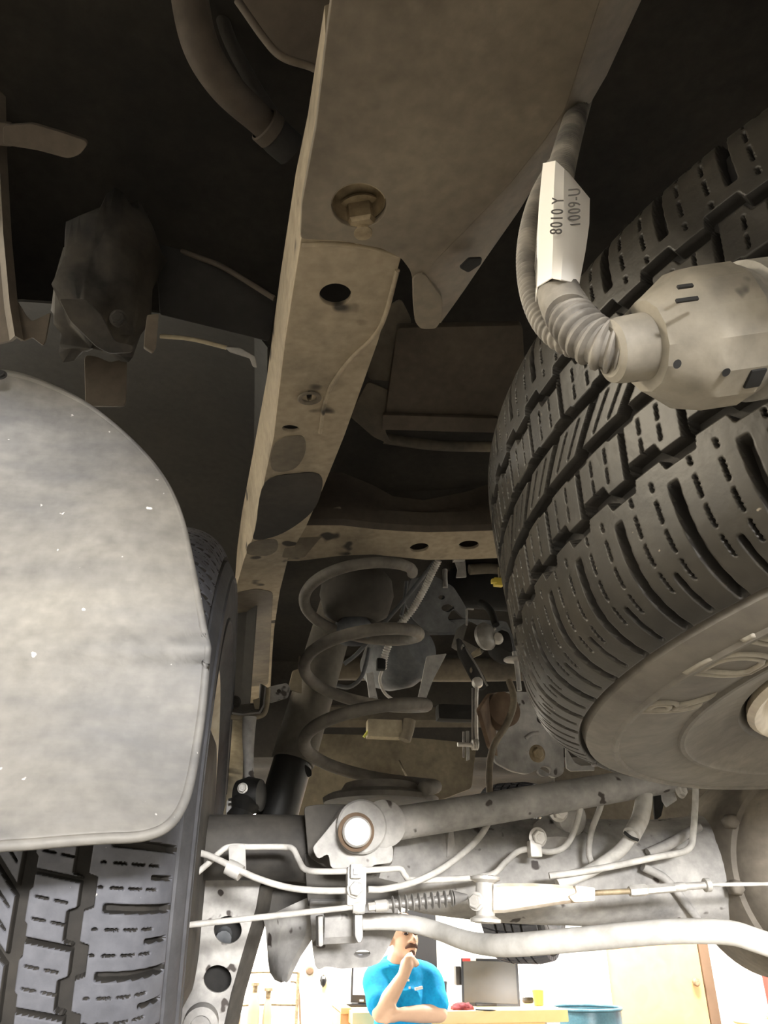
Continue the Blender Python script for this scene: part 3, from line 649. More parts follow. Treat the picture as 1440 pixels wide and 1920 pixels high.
def sidewall_letter(txt, px, py, size, name, mat, rm=.298, flipx=False, thin=.0016):
    iv = (Matrix.Translation(SP) @ ws.rotation_euler.to_matrix().to_4x4()).inverted(); a = iv @ CAM; d = iv.to_3x3() @ ray(px, py)
    p = a + d * ((.137 - a.z) / d.z); ang = math.atan2(p.y, p.x); rm = max(.292, min(.304, p.xy.length))
    cu = bpy.data.curves.new('t', 'FONT'); cu.body = txt; cu.size = size; cu.align_x = 'CENTER'; cu.align_y = 'CENTER'; cu.fill_mode = 'NONE'; cu.bevel_depth = .0019; cu.bevel_resolution = 1; cu.resolution_u = 8
    o = bpy.data.objects.new('tmp', cu); C.objects.link(o); bpy.context.view_layer.update()
    me = bpy.data.meshes.new_from_object(o.evaluated_get(bpy.context.evaluated_depsgraph_get())); bpy.data.objects.remove(o)
    bm = bmesh.new(); bm.from_mesh(me); bmesh.ops.subdivide_edges(bm, edges=[e for e in bm.edges if e.calc_length() > .006], cuts=3)
    for v in bm.verts:
        x, y, z = v.co; r = rm + y * 1.25; th = ang - x / rm
        v.co = Vector((r * math.cos(th), r * math.sin(th), side_h(r) + z + .0002))
    bm.to_mesh(me); bm.free(); me.shade_smooth(); return link_local(name, me, ws, mat)
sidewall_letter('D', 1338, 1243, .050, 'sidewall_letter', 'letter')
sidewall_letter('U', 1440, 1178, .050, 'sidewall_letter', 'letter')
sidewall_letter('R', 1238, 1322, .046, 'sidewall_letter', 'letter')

# front wheel far ahead, steered
fr = at(984, 1730, 3.85)
wf = tyre('front_wheel', 'distant front tyre hanging behind the long stabilizer bar', 'wheel', (fr.x, fr.y, at(1000, 1806, 3.6).z + .375), (0, R(90), R(-32)), 'rubber', 'rubsd', spin=0, detail=False)
bm = bmesh.new()
for k in range(NP):
    for r_, (w0, w1) in enumerate(((-.118, -.06), (-.05, -.02), (-.012, .012), (.02, .05), (.06, .118))):
        th = 2 * math.pi * k / NP; ca, sa = math.cos(th), math.sin(th); q = []
        for rr, dv in ((.368, 0), (.3855, 0)):
            for tt, ww in ((-.017, w0), (.017, w0), (.017, w1), (-.017, w1)):
                tt += ww * .12; r2 = rr - max(0, abs(ww) - .09) * .45; q.append(bm.verts.new((r2 * ca - tt * sa, r2 * sa + tt * ca, ww)))
        for f in ((4, 5, 6, 7), (0, 1, 5, 4), (1, 2, 6, 5), (2, 3, 7, 6), (3, 0, 4, 7)): bm.faces.new([q[i] for i in f])
me = mesh(bm); o = link_local('tread_blocks', me, wf, 'rubber'); o['kind'] = 'stuff'
bm = bmesh.new(); lathe_bm(bm, [(0, .06), (.05, .06), (.07, .03), (.15, .02), (.19, .04), (.192, -.02), (0, -.03)], Vector((0, 0, 0)), (0, 0, 1), 40); me = mesh(bm); me.shade_smooth(); link_local('wheel_disc', me, wf, 'rim')

# ================================================================== MUD FLAP
def mud_flap():
    cols = [(-150, 690, 1602), (-60, 691, 1596), (0, 697, 1590), (60, 710, 1586), (140, 745, 1579), (200, 785, 1575), (260, 840, 1572), (300, 889, 1561), (325, 935, 1542), (342, 985, 1516), (355, 1045, 1478), (367, 1105, 1415), (379, 1170, 1330), (386, 1203, 1250), (388, 1212, 1224)]
    def Yof(x, y):
        t = (y - 690) / 900
        c = .575 - .075 * t + .010 * math.sin(t * 9.0 + .6) * (1 - .3 * t) + .004 * math.sin(x * .012 + t * 4)
        if abs(y - 1218) < 26: c -= .0045 * math.cos((y - 1218) / 26 * math.pi / 2)          # pressed bead across the flap
        e = 0
        for (cx, tp, bt) in cols:
            pass
        return c
    nr = 46; bm = bmesh.new(); V = []
    edge = []
    xs, _ = cat([Vector(c) for c in cols], 4)
    for c in xs:
        col = []
        for j in range(nr + 1):
            t = j / nr; t = t * t * (3 - 2 * t) * .35 + t * .65; y = c.y + (c.z - c.y) * t; col.append(bm.verts.new(at(c.x, y, Yof(c.x, y))))
        V.append(col)
    for a, b in zip(V, V[1:]):
        for j in range(nr): bm.faces.new((a[j], a[j + 1], b[j + 1], b[j]))
    bmesh.ops.recalc_face_normals(bm, faces=bm.faces); bmesh.ops.solidify(bm, geom=bm.faces[:], thickness=.004)
    t = thing('mud_flap', 'large scuffed grey mud flap hanging before the left rear tyre', 'mud flap', at(100, 1590, .5))
    put('flap_sheet', mesh(bm), 'flap', t)
    E_ = [at(c.x, c.y + 4, Yof(c.x, c.y) - .002) for c in xs] + [at(c.x - 1, c.z - 3, Yof(c.x, c.z) - .002) for c in xs[::-1][1:]]
    bm = bmesh.new(); sweep_bm(bm, E_, [.0032] * len(E_), 8); put('edge_bead', mesh(bm), 'flap', t)
    p = at(4, 709, .565); hexbolt('fixing_screw', p + Vector((0, -.004, 0)), (0, -1, .1), .004, 'darker', t)
mud_flap()

# ================================================================== FRAME RAIL
RO = at(565, 455, .45); RN = (at(740, 470, .455) - RO).cross(at(490, 1050, 1.14) - RO).normalized()
if RN.z > 0: RN = -RN
def onrail(px, py, up=0.): return onpl(px, py, RO, RN) - RN * up
def frame_rail():
    t = thing('frame_rail', 'long tan dusty chassis frame rail with punched holes running forward', 'frame rail', onrail(560, 700))
    left = [(640, -60), (612, 150), (580, 350), (563, 455), (534, 640), (513, 819), (497, 893), (474, 1008), (457, 1050), (441, 1107), (431, 1180), (424, 1260), (418, 1330)]
    right = [(505, 1330), (508, 1260), (514, 1180), (525, 1107), (540, 1048), (575, 985), (606, 915), (645, 819), (709, 640), (750, 490), (770, 420), (830, 200), (890, -60)]
    plate('bottom_plate', left + right, 0, 'rail', t, .005, RN, o=RO, rnd=4, holes=[(673, 385, 50, 40), (629, 553, 30, 21), (580, 743, 5, 10), (545, 804, 16, 6.5, 4)])
    S = [(610, 0), (592, 150), (560, 290), (527, 500), (513, 640), (480, 819), (449, 986), (437, 1107), (430, 1160), (421, 1240), (413, 1330)]
    def Sx(y):
        for (a, b), (c, d) in zip(S, S[1:]):
            if b <= y <= d: return a + (c - a) * (y - b) / (d - b)
        return S[0][0] if y < 0 else S[-1][0]
    rg = []
    for px, py in left[1:]:
        b = onrail(px, py); tp = b + Vector((0, 0, .085)); _, qy = proj(tp); q = at(Sx(qy), qy, tp.y); q.x = min(q.x, b.x - .001)
        rg.append([b + Vector((.003, 0, .001)), b + Vector((-.001, 0, .005)), b.lerp(q, .5), q, q + Vector((.012, 0, .012))])
    loft('outer_web', rg, 'rail', t, closed=False, th=.004)
    loft('inner_web', [[onrail(px, py) + Vector((-.002, 0, .002)), onrail(px, py) + Vector((.0, 0, .05)), onrail(px, py) + Vector((-.004, 0, .10))] for px, py in right], 'rail', t, closed=False, th=.004)
    tube('weld_seam', [onrail(745, 505, -.001), onrail(722, 590, -.001), onrail(700, 630, -.001), onrail(650, 680, -.001), onrail(613, 740, -.001), onrail(600, 810, -.001)], .0022, 'rail', t)
    tube('weld_seam', [onrail(566, 458, -.001), onrail(620, 456, -.001), onrail(690, 462, -.001), onrail(748, 478, -.001)], .002, 'rail', t)
    plate('coating_patch', [(497, 905), (560, 888), (598, 890), (604, 915), (585, 960), (530, 1000), (478, 1012), (480, 985)], 0, 'dark', t, .0012, RN, o=RO - RN * -.0012, smooth=5)
    plate('coating_patch', [(516, 830), (566, 818), (572, 850), (550, 880), (510, 880)], 0, 'cross', t, .001, RN, o=RO - RN * -.001, smooth=5)
    plate('coating_patch', [(470, 1018), (515, 1012), (520, 1030), (500, 1042), (465, 1038)], 0, 'cross', t, .001, RN, o=RO - RN * -.001, smooth=5)
    plate('coating_patch', [(441, 1112), (480, 1104), (512, 1110), (508, 1180), (503, 1285), (432, 1290), (436, 1180)], 0, 'cross', t, .001, RN, o=RO - RN * -.001, rnd=8)
    p = onrail(580, 743, -.001); bm = bmesh.new(); lathe_bm(bm, [(.011, 0), (.013, .0018), (.011, .003), (.008, .0022), (.008, 0)], p, RN, 24, caps=False); put('hole_collar', mesh(bm), 'cross', t)
frame_rail()

# hitch bracket bolted under the rear of the rail
def hitch_bracket():
    o = RO + RN * .008
    t = thing('hitch_bracket', 'wide tapering steel tow hitch bracket at the top with a large bolt', 'bracket', onpl(800, 300, o, RN))
    outl = [(640, -140), (613, 60), (592, 240), (566, 380), (563, 448), (640, 452), (715, 466), (752, 484), (770, 508), (778, 545), (800, 520), (815, 490), (880, 425), (960, 340), (1022, 262), (1060, 205), (1090, 110), (1125, 0), (1165, -140)]
    plate('bracket_plate', outl, 0, 'bracket', t, .006, RN, o=o, rnd=8, holes=[(673, 385, 52, 42)])
    fold = [(778, 545), (800, 518), (815, 490), (880, 425), (960, 340), (1022, 262), (1060, 205), (1090, 110), (1125, 0), (1165, -140)]
    outer = [(777, 598), (826, 606), (866, 550), (905, 492), (968, 402), (1030, 300), (1090, 220), (1132, 148), (1200, 0), (1250, -140)]
    rg = []
    for (a, b), (c, d) in zip(fold, outer):
        p = onpl(a, b, o, RN); zq = p.z + .022; q = atz(c, d, zq)
        rg.append([p, p.lerp(q, .12) - Vector((0, 0, .0015)), p.lerp(q, .5), p.lerp(q, .85), q, q + Vector((.004, .002, .008))])
    loft('bracket_flange', rg, 'bracket', t, closed=False, th=.005)
    a = onpl(795, 530, o, RN); b = onpl(800, 604, o, RN)
    plate('flange_tip', [(774, 520), (795, 512), (830, 560), (828, 600), (818, 617), (788, 617), (778, 604), (775, 570)], 0, 'bracket', t, .006, RN, o=RO + RN * .010, rnd=8)
    plate('slot', [(862, 503), (880, 485), (905, 484), (902, 496), (878, 512)], 0, 'darker', t, .002, (RN + Vector((.5, 0, 0))).normalized(), o=atz(884, 498, onpl(884, 498, o, RN).z - .004), rnd=4)
    c = onpl(673, 385, o, RN) - RN * .028
    bm = bmesh.new(); r0 = m_of(52, onpl(673, 385, o, RN))
    lathe_bm(bm, [(r0, .024), (r0 * .97, .006), (r0 * .9, .002), (0, .0)], c, RN, 40, caps=False); put('bolt_recess', mesh(bm), 'brass', t)
    hd = at(672, 408, (c.y + .01)); hd = onpl(676, 398, c + RN * .006, RN)
    hexbolt('bolt', hd, RN, .0165, 'brass', t, 1.2, .021)
hitch_bracket()
t = thing('shade_tube', 'unseen added shade tube across the rear of the car', 'shade tube', (.6, 0, 1.5))  # unseen tube added to keep bounce light off the upper spare tread
box('tube_section', (.6, -.01, 1.565), (.92, .06, .09), 'bracket', t, .008); box('receiver', (.6, -.06, 1.555), (.08, .10, .08), 'bracket', t, .006)

# ================================================================== CROSSMEMBERS, BODY FLOOR, TANK
def cross_member():
    t = thing('cross_member', 'curved dusty crossmember with two oval holes above the coil spring', 'crossmember', at(740, 1045, 1.12))
    lo = [(520, 1052), (560, 1052), (640, 1042), (700, 1040), (740, 1044), (800, 1050), (880, 1049), (945, 1046), (1100, 1042), (1300, 1035)]
    up = [(500, 1000), (560, 985), (640, 985), (700, 992), (740, 995), (800, 998), (880, 996), (945, 994), (1100, 990), (1300, 985)]
    ptn = []
    o = at(740, 1045, 1.14); n = (at(940, 1045, 1.14) - o).cross(at(740, 995, 1.055) - o).normalized()
    if n.z > 0: n = -n
    plate('bottom_flange', up + lo[::-1], 0, 'rail', t, .005, n, o=o, rnd=3, holes=[(786, 1027, 18, 8, -8), (879, 1022, 19, 8, -4)])
    bk = [(575, 925), (600, 875), (660, 846), (720, 836), (800, 848), (860, 872), (930, 880), (1100, 870), (1300, 860)]
    rg = []
    for i, (px, py) in enumerate(up):
        p = onpl(px, py, o, n); top = p + Vector((0, .02, .085 + .02 * math.sin(i)))
        rg.append([p, p + Vector((0, -.004, .008)), p + Vector((0, -.002, .03)), p.lerp(top, .6) + Vector((0, 0, 0)), top])
    loft('rear_face', rg, 'panel', t, closed=False, th=.004)
    loft('front_face', [[onpl(px, py, o, n) + Vector((0, 0, .001)), onpl(px, py, o, n) + Vector((0, .003, .09))] for px, py in lo], 'cross', t, closed=False, th=.004)
    plate('gusset', [(528, 1046), (545, 1000), (580, 960), (640, 950), (640, 985), (600, 1010), (570, 1046)], 1.07, 'cross', t, .004, (0, -.6, -.8))
cross_member()

def body():
    t = thing('body_floor', 'dark underside of the car body above the axle', 'car body', (.6, 1.5, 1.98))
    # floor pan with pressed ribs
    bm = bmesh.new(); nx, ny = 40, 60; V = []
    for i in range(nx + 1):
        row = []
        for j in range(ny + 1):
            x = -.36 + 2.0 * i / nx; y = -.05 + 4.9 * j / ny
            z = 1.97 + .012 * max(-.5, min(.5, math.sin(y * 14))) + (.0 if y > 1.3 else .0) + .05 * math.exp(-((x - .6) / .3) ** 2)
            row.append(bm.verts.new((x, y, z)))
        V.append(row)
    for i in range(nx):
        for j in range(ny): bm.faces.new((V[i][j], V[i + 1][j], V[i + 1][j + 1], V[i][j + 1]))
    bmesh.ops.solidify(bm, geom=bm.faces[:], thickness=.006); put('floor_pan', mesh(bm), 'dark', t)
    for x, nm in ((-.375, 'quarter_panel'), (1.655, 'quarter_panel')):
        box(nm, (x, 2.4, 2.2), (.03, 4.9, .62), 'dark', t, .01)
    prof = [(-.42, 1.72), (-.1, 1.69), (-.03, 1.60), (.03, 1.52), (.11, 1.51), (.15, 1.46), (.3, 1.455), (.6, 1.45), (.9, 1.47), (1.0, 1.50), (1.17, 1.52), (1.23, 1.60), (1.3, 1.69), (1.62, 1.72)]  # unseen bumper, lower edge shaped to cut the light from behind
    loft('unseen_bumper', [[Vector((x, -.10, z)), Vector((x, -.12, z - .004)), Vector((x, -.20, z + .03)), Vector((x, -.24, z + .12)), Vector((x, -.24, 2.12)), Vector((x, -.18, 2.16)), Vector((x, -.06, 2.16)), Vector((x, -.06, 1.98))] for x, z in prof], 'panel', t)
    # wheel arch liner over the left wheel
    rg = []
    for Y_, z in ((.70, 1.872), (.74, 1.885), (.85, 1.905), (1.0, 1.915), (1.15, 1.90), (1.3, 1.86), (1.42, 1.78), (1.5, 1.66), (1.55, 1.5), (1.57, 1.3), (1.57, 1.15)):
        rg.append([Vector((-.37, Y_, z - .02)), Vector((-.3, Y_, z)), Vector((-.2, Y_, z + .006)), Vector((-.09, Y_, z + .004)), Vector((-.04, Y_, z - .006)), Vector((-.022, Y_, z - .03))])
    loft('wheel_arch_liner', rg, 'liner', t, closed=False, th=.003)
body()

def tank():
    t = thing('fuel_tank', 'dark dusty fuel tank panel behind the hitch bracket', 'fuel tank', at(840, 800, .95))
    o = at(830, 810, .80); n = Vector((0, -.35, -.94)).normalized()
    plate('tank_bottom', [(745, 615), (980, 610), (990, 840), (930, 812), (720, 806), (728, 740)], 0, 'panel', t, .012, n, o=o, rnd=8)
    plate('tank_lip', [(718, 778), (935, 785), (935, 812), (716, 806)], 0, 'panel', t, .006, n, o=o + n * .008, rnd=3)
    plate('tank_strap', [(690, 600), (752, 560), (772, 600), (765, 650), (735, 715), (690, 712)], .72, 'cross', t, .005, (0, -.5, -.86), rnd=10)
    plate('hanger_tab', [(655, 780), (700, 820), (735, 835), (722, 810), (735, 735), (690, 715)], .80, 'cross', t, .004, (0, -.5, -.86), rnd=8)
    tube('brace_bar', [at(720, 822, .92), at(820, 835, .92), at(940, 838, .92)], .008, 'cross', t)
    plate('shield', [(600, 850), (720, 838), (860, 870), (960, 885), (960, 985), (600, 985)], 1.22, 'dark', t, .006, (0, -.9, -.43), rnd=10)
tank()

def inner_fender():
    t = thing('liner_edge', 'thin bright edge strip with a torn clip on the wheel arch liner', 'trim strip', at(400, 650, .7))
    tube('panel_edge', [at(300, 630, .70), at(360, 636, .70), at(425, 652, .70)], .0025, 'tan', t)
    plate('edge_clip', [(421, 650), (450, 652), (478, 668), (482, 690), (474, 688), (468, 672), (430, 660)], .69, 'steel_d', t, .004, (0, -.8, -.6), rnd=3)
    plate('sound_pad', [(158, 665), (182, 668), (206, 680), (238, 670), (236, 760), (160, 760)], .66, 'panel', t, .006, (.1, -.95, -.3), rnd=10)
inner_fender()

def body_mounts():
    t = thing('body_mount', 'lumpy brown rubber body mount in the dark upper left', 'body mount', at(200, 640, .6))
    bm = bmesh.new(); c = at(195, 545, .6); r = m_of(82, c)
    lathe_bm(bm, [(r * .5, .10), (r * .8, .085), (r, .05), (r * 1.02, .01), (r * .94, -.02), (r * .85, -.055), (r * .6, -.066), (0, -.066)], c, (0, 0, 1), 32)
    for v in bm.verts:
        q = v.co; k = math.sin(q.z * 95 + q.x * 40) * math.cos(q.x * 120 + q.y * 60); v.co = c + (q - c) * (1 + .22 * k + .10 * math.sin(q.z * 260 + q.y * 190))
    put('rubber_cushion', mesh(bm), 'mount', t)
    plate('mount_tab', [(110, 560), (130, 600), (180, 650), (205, 662), (245, 660), (250, 648), (215, 640), (190, 590), (160, 560)], .54, 'mount', t, .006, (0, -.8, -.5), rnd=6)
    plate('side_tab', [(276, 590), (298, 588), (293, 650), (286, 660), (270, 650), (272, 620)], .56, 'panel', t, .006, (.2, -.9, -.3), rnd=3)
    p = at(222, 597, .535); hexbolt('mount_bolt', p, (0, -.8, -.5), .006, 'mount', t)
    t = thing('bumper_bracket', 'thin rounded steel tab sticking out at the upper left edge', 'bracket', at(90, 265, .62))
    plate('tab_plate', [(5, 236), (60, 232), (120, 250), (160, 264), (164, 272), (150, 290), (128, 298), (70, 282), (5, 272)], .5, 'panel', t, .006, (0, -.35, -.94), rnd=8)
    plate('tab_stem', [(-40, 226), (20, 232), (22, 276), (-40, 268)], .505, 'panel', t, .006, (0, -.35, -.94), rnd=4)
    t = thing('side_panel_edge', 'narrow vertical body panel edge at the left border', 'panel', at(20, 640, .6))
    rg = []
    for px, py in ((2, -40), (6, 150), (10, 300), (18, 450), (30, 580), (40, 640)):
        p = at(px, py, .50 + .1 * py / 640); q = at(px - 16, py, .505 + .1 * py / 640); rg.append([p, p + Vector((-.003, -.004, 0)), q, q + Vector((-.08, .04, 0))])
    loft('folded_edge', rg, 'panel', t, closed=False, th=.003)
    plate('torn_flap', [(30, 560), (48, 590), (60, 602), (95, 585), (85, 640), (80, 648), (60, 632), (42, 640)], .60, 'panel', t, .003, (0, -.9, -.4), rnd=4)
    # filler hose and panel at the top
    t = thing('filler_hose', 'curved brown filler hose with a black rubber end at the top', 'hose', at(440, 190, .45))
    ptube('hose_tube', [(350, -90, .36), (358, 10, .38), (380, 95, .40), (425, 165, .43), (485, 222, .46), (510, 248, .47)], [72, 70, 68, 64, 56, 54], 'panel', t, n=20)
    ptube('rubber_end', [(500, 238, .466), (520, 258, .475), (545, 280, .485)], [60, 66, 64], 'darker', t, n=20)
    lathe('hose_clamp', [(m_of(30, at(500, 240, .467)), -.006), (m_of(34, at(500, 240, .467)), -.005), (m_of(34, at(500, 240, .467)), .005), (m_of(30, at(500, 240, .467)), .006)], at(503, 241, .467), at(545, 280, .485) - at(500, 238, .466), 'panel', t, 28, caps=False)
    ptube('vent_tube', [(395, -60, .40), (425, 60, .42), (470, 150, .45), (520, 230, .48)], 26, 'dark', t)
    t = thing('pan_corner', 'brownish folded floor panel corner above the frame rail', 'panel', at(560, 60, .42))
    plate('panel_sheet', [(400, -120), (445, 0), (500, 78), (532, 108), (585, 126), (640, 150), (660, -120)], .36, 'panel', t, .004, (.0, -.45, -.9), rnd=6)
    tube('folded_lip', [at(445, 0, .335), at(500, 78, .35), at(532, 108, .355), at(585, 126, .358), at(625, 150, .36)], .003, 'panel', t)
    t = thing('brace_beam', 'dark folded brace beam crossing behind the frame rail at left', 'beam', at(400, 540, .62))
    plate('beam_face', [(290, 455), (345, 470), (420, 500), (520, 560), (505, 640), (300, 590)], .64, 'darker', t, .006, (.1, -.8, -.6), rnd=4)
    tube('beam_edge', [at(340, 471, .62), at(370, 482, .62), at(420, 502, .62), at(515, 560, .62)], .003, 'panel', t)
body_mounts()

# ================================================================== SUSPENSION
def coil_spring():
    t = thing('coil_spring', 'dusty brown coil spring standing on the rear axle', 'coil spring', at(700, 1490, 1.0))
    top, bot = at(672, 1072, 1.13), at(694, 1492, 1.06)
    Rr = m_of(112, at(690, 1270, 1.09)); bm = bmesh.new(); P = []; turns = 3.12; N = 260
    for i in range(N + 1):
        f = i / N; a = -2 * math.pi * turns * f - R(5); c = top.lerp(bot, f); P.append(c + Vector((Rr * math.cos(a), Rr * math.sin(a), 0)))
    sweep_bm(bm, P, [.0088] * (N + 1), 12); put('coil', mesh(bm), 'spring', t)
    lathe('lower_seat', [(.02, -.008), (Rr * .86, -.008), (Rr * .88, -.002), (Rr * .8, .002), (Rr * .62, .006), (Rr * .55, .016), (.02, .02)], bot + Vector((.014, 0, -.002)), (0, 0, 1), 'spring', t, 40)
    t = thing('bump_stop', 'dark round rubber bump stop inside the top of the coil spring', 'bump stop', at(668, 1190, 1.17))
    c = at(668, 1140, 1.17); r = m_of(66, c)
    lathe('rubber_cone', [(r * .8, .06), (r * 1.0, .045), (r * 1.06, .02), (r * .9, -.012), (r * .55, -.022), (r * .32, -.014), (r * .26, .01), (0, .012)], c, (0, -.12, 1), 'dark', t, 40, 60)
    lathe('metal_cup', [(r * .52, 0), (r * .56, -.022), (r * .46, -.034), (r * .42, -.03), (r * .44, -.0)], c + Vector((0, .03, -.012)), (0, 0, 1), 'grey', t, 30, caps=False)
coil_spring()
def damper():
    t = thing('shock_absorber', 'black shock absorber leaning beside the coil spring', 'shock absorber', at(500, 1570, 1.12))
    a, m, b = at(650, 1085, 1.30), at(538, 1428, 1.26), at(503, 1585, 1.24); d = (b - a).normalized(); L = (m - a).length
    r = m_of(41, m)
    lathe('dust_cover', [(r * .3, -.02), (r * .95, 0), (r, .01), (r, L - .002), (r * .97, L), (r * .9, L), (r * .9, L - .02)], a, d, 'cover', t, 32, caps=False)
    lathe('damper_body', [(r * .86, L - .05), (r * .9, L + .01), (r * .9, (b - a).length - .01), (r * .7, (b - a).length)], a, d, 'black', t, 32)
    e = b + d * .012; lathe('lower_eye', [(.02, -.022), (.022, -.02), (.022, .02), (.02, .022)], e, (1, 0, 0), 'black', t, 24)
    plate('clip', [(571, 1432), (584, 1442), (585, 1455), (577, 1458), (572, 1446)], 1.21, 'black', t, .004)
    plate('upper_stay', [(548, 1258), (566, 1252), (566, 1300), (540, 1292)], 1.22, 'tan', t, .004, rnd=3)
damper()
def link():
    t = thing('stabilizer_link', 'grey stabilizer link rod hanging from a strap bracket on the rail', 'link rod', at(466, 1500, 1.2))
    ptube('link_rod', [(468, 1345, 1.2), (466, 1380, 1.2), (466, 1420, 1.2), (468, 1470, 1.2)], [27, 24, 20, 18], 'axle', t)
    lathe('ball_joint', [(0, -.02), (.022, -.018), (.027, 0), (.022, .018), (0, .022)], at(468, 1492, 1.2), (1, -.4, 0), 'black', t, 24)
    hexbolt('ball_nut', at(455, 1478, 1.175), (-.2, -1, 0), .006, 'steel', t)
    ptube('pinch_stud', [(428, 1500, 1.19), (440, 1497, 1.19), (452, 1494, 1.19)], 5, 'darker', t)
    lathe('boot', [(.014, -.02), (.02, -.01), (.016, 0), (.022, .01), (.015, .02)], at(455, 1520, 1.19), (.3, 0, 1), 'black', t, 20)
    t = thing('strap_bracket', 'folded steel strap bracket under the frame rail end', 'bracket', at(455, 1340, 1.2))
    ptube('strap_edge', [(414, 1236, 1.2), (413, 1290, 1.2), (413, 1325, 1.2), (424, 1342, 1.2), (455, 1346, 1.2), (490, 1342, 1.2), (500, 1325, 1.2), (503, 1290, 1.2)], 9, 'tan', t)
    rg = [[at(x, y, 1.205), at(x + dx, y + dy, 1.29)] for x, y, dx, dy in ((416, 1232, 14, -2), (416, 1290, 12, -6), (418, 1325, 10, -10), (428, 1338, 6, -14), (455, 1342, 0, -18), (488, 1338, -4, -18), (497, 1322, -8, -14), (500, 1288, -10, -6))]
    loft('strap', rg, 'axle', t, closed=False, th=.003)
    plate('side_ear', [(502, 1288), (538, 1280), (545, 1290), (540, 1308), (505, 1318)], 1.21, 'axle', t, .004, holes=[(523, 1295, 4, 4)])
    plate('clip_tongue', [(474, 1312), (488, 1308), (486, 1330), (478, 1330)], 1.22, 'tan', t, .003, rnd=2)
    hexbolt('strap_bolt', at(440, 1316, 1.25), (0, -1, -.3), .008, 'axle_d', t)
    t = thing('control_arm', 'tan dusty upper control arm beside the stabilizer link', 'control arm', at(420, 1560, 1.28))
    rg = []
    for y, x0, x1, Y in ((1335, 418, 462, 1.5), (1370, 410, 457, 1.45), (1410, 404, 456, 1.4), (1450, 399, 455, 1.35), (1500, 392, 447, 1.3), (1545, 384, 430, 1.26), (1575, 378, 425, 1.24)):
        a, b = at(x0, y, Y), at(x1, y, Y); rg.append([a + Vector((.004, .02, 0)), a, a.lerp(b, .3) + Vector((0, -.008, 0)), a.lerp(b, .75) + Vector((0, -.006, 0)), b, b + Vector((.0, .025, 0))])
    loft('arm_channel', rg, 'tan', t, th=.0)
    plate('arm_bracket', [(425, 1500), (441, 1505), (462, 1530), (455, 1545), (440, 1540), (432, 1556), (418, 1556), (424, 1530)], 1.22, 'greyl', t, .004, rnd=3)
    t = thing('bracket_ear', 'rounded olive brown bracket ear beside the mud flap edge', 'bracket', at(388, 1420, 1.3))
    plate('ear_plate', [(404, 1335), (416, 1345), (412, 1380), (398, 1428), (384, 1432), (374, 1400), (376, 1372), (395, 1352)], 1.34, 'cross', t, .01, smooth=4)
link()
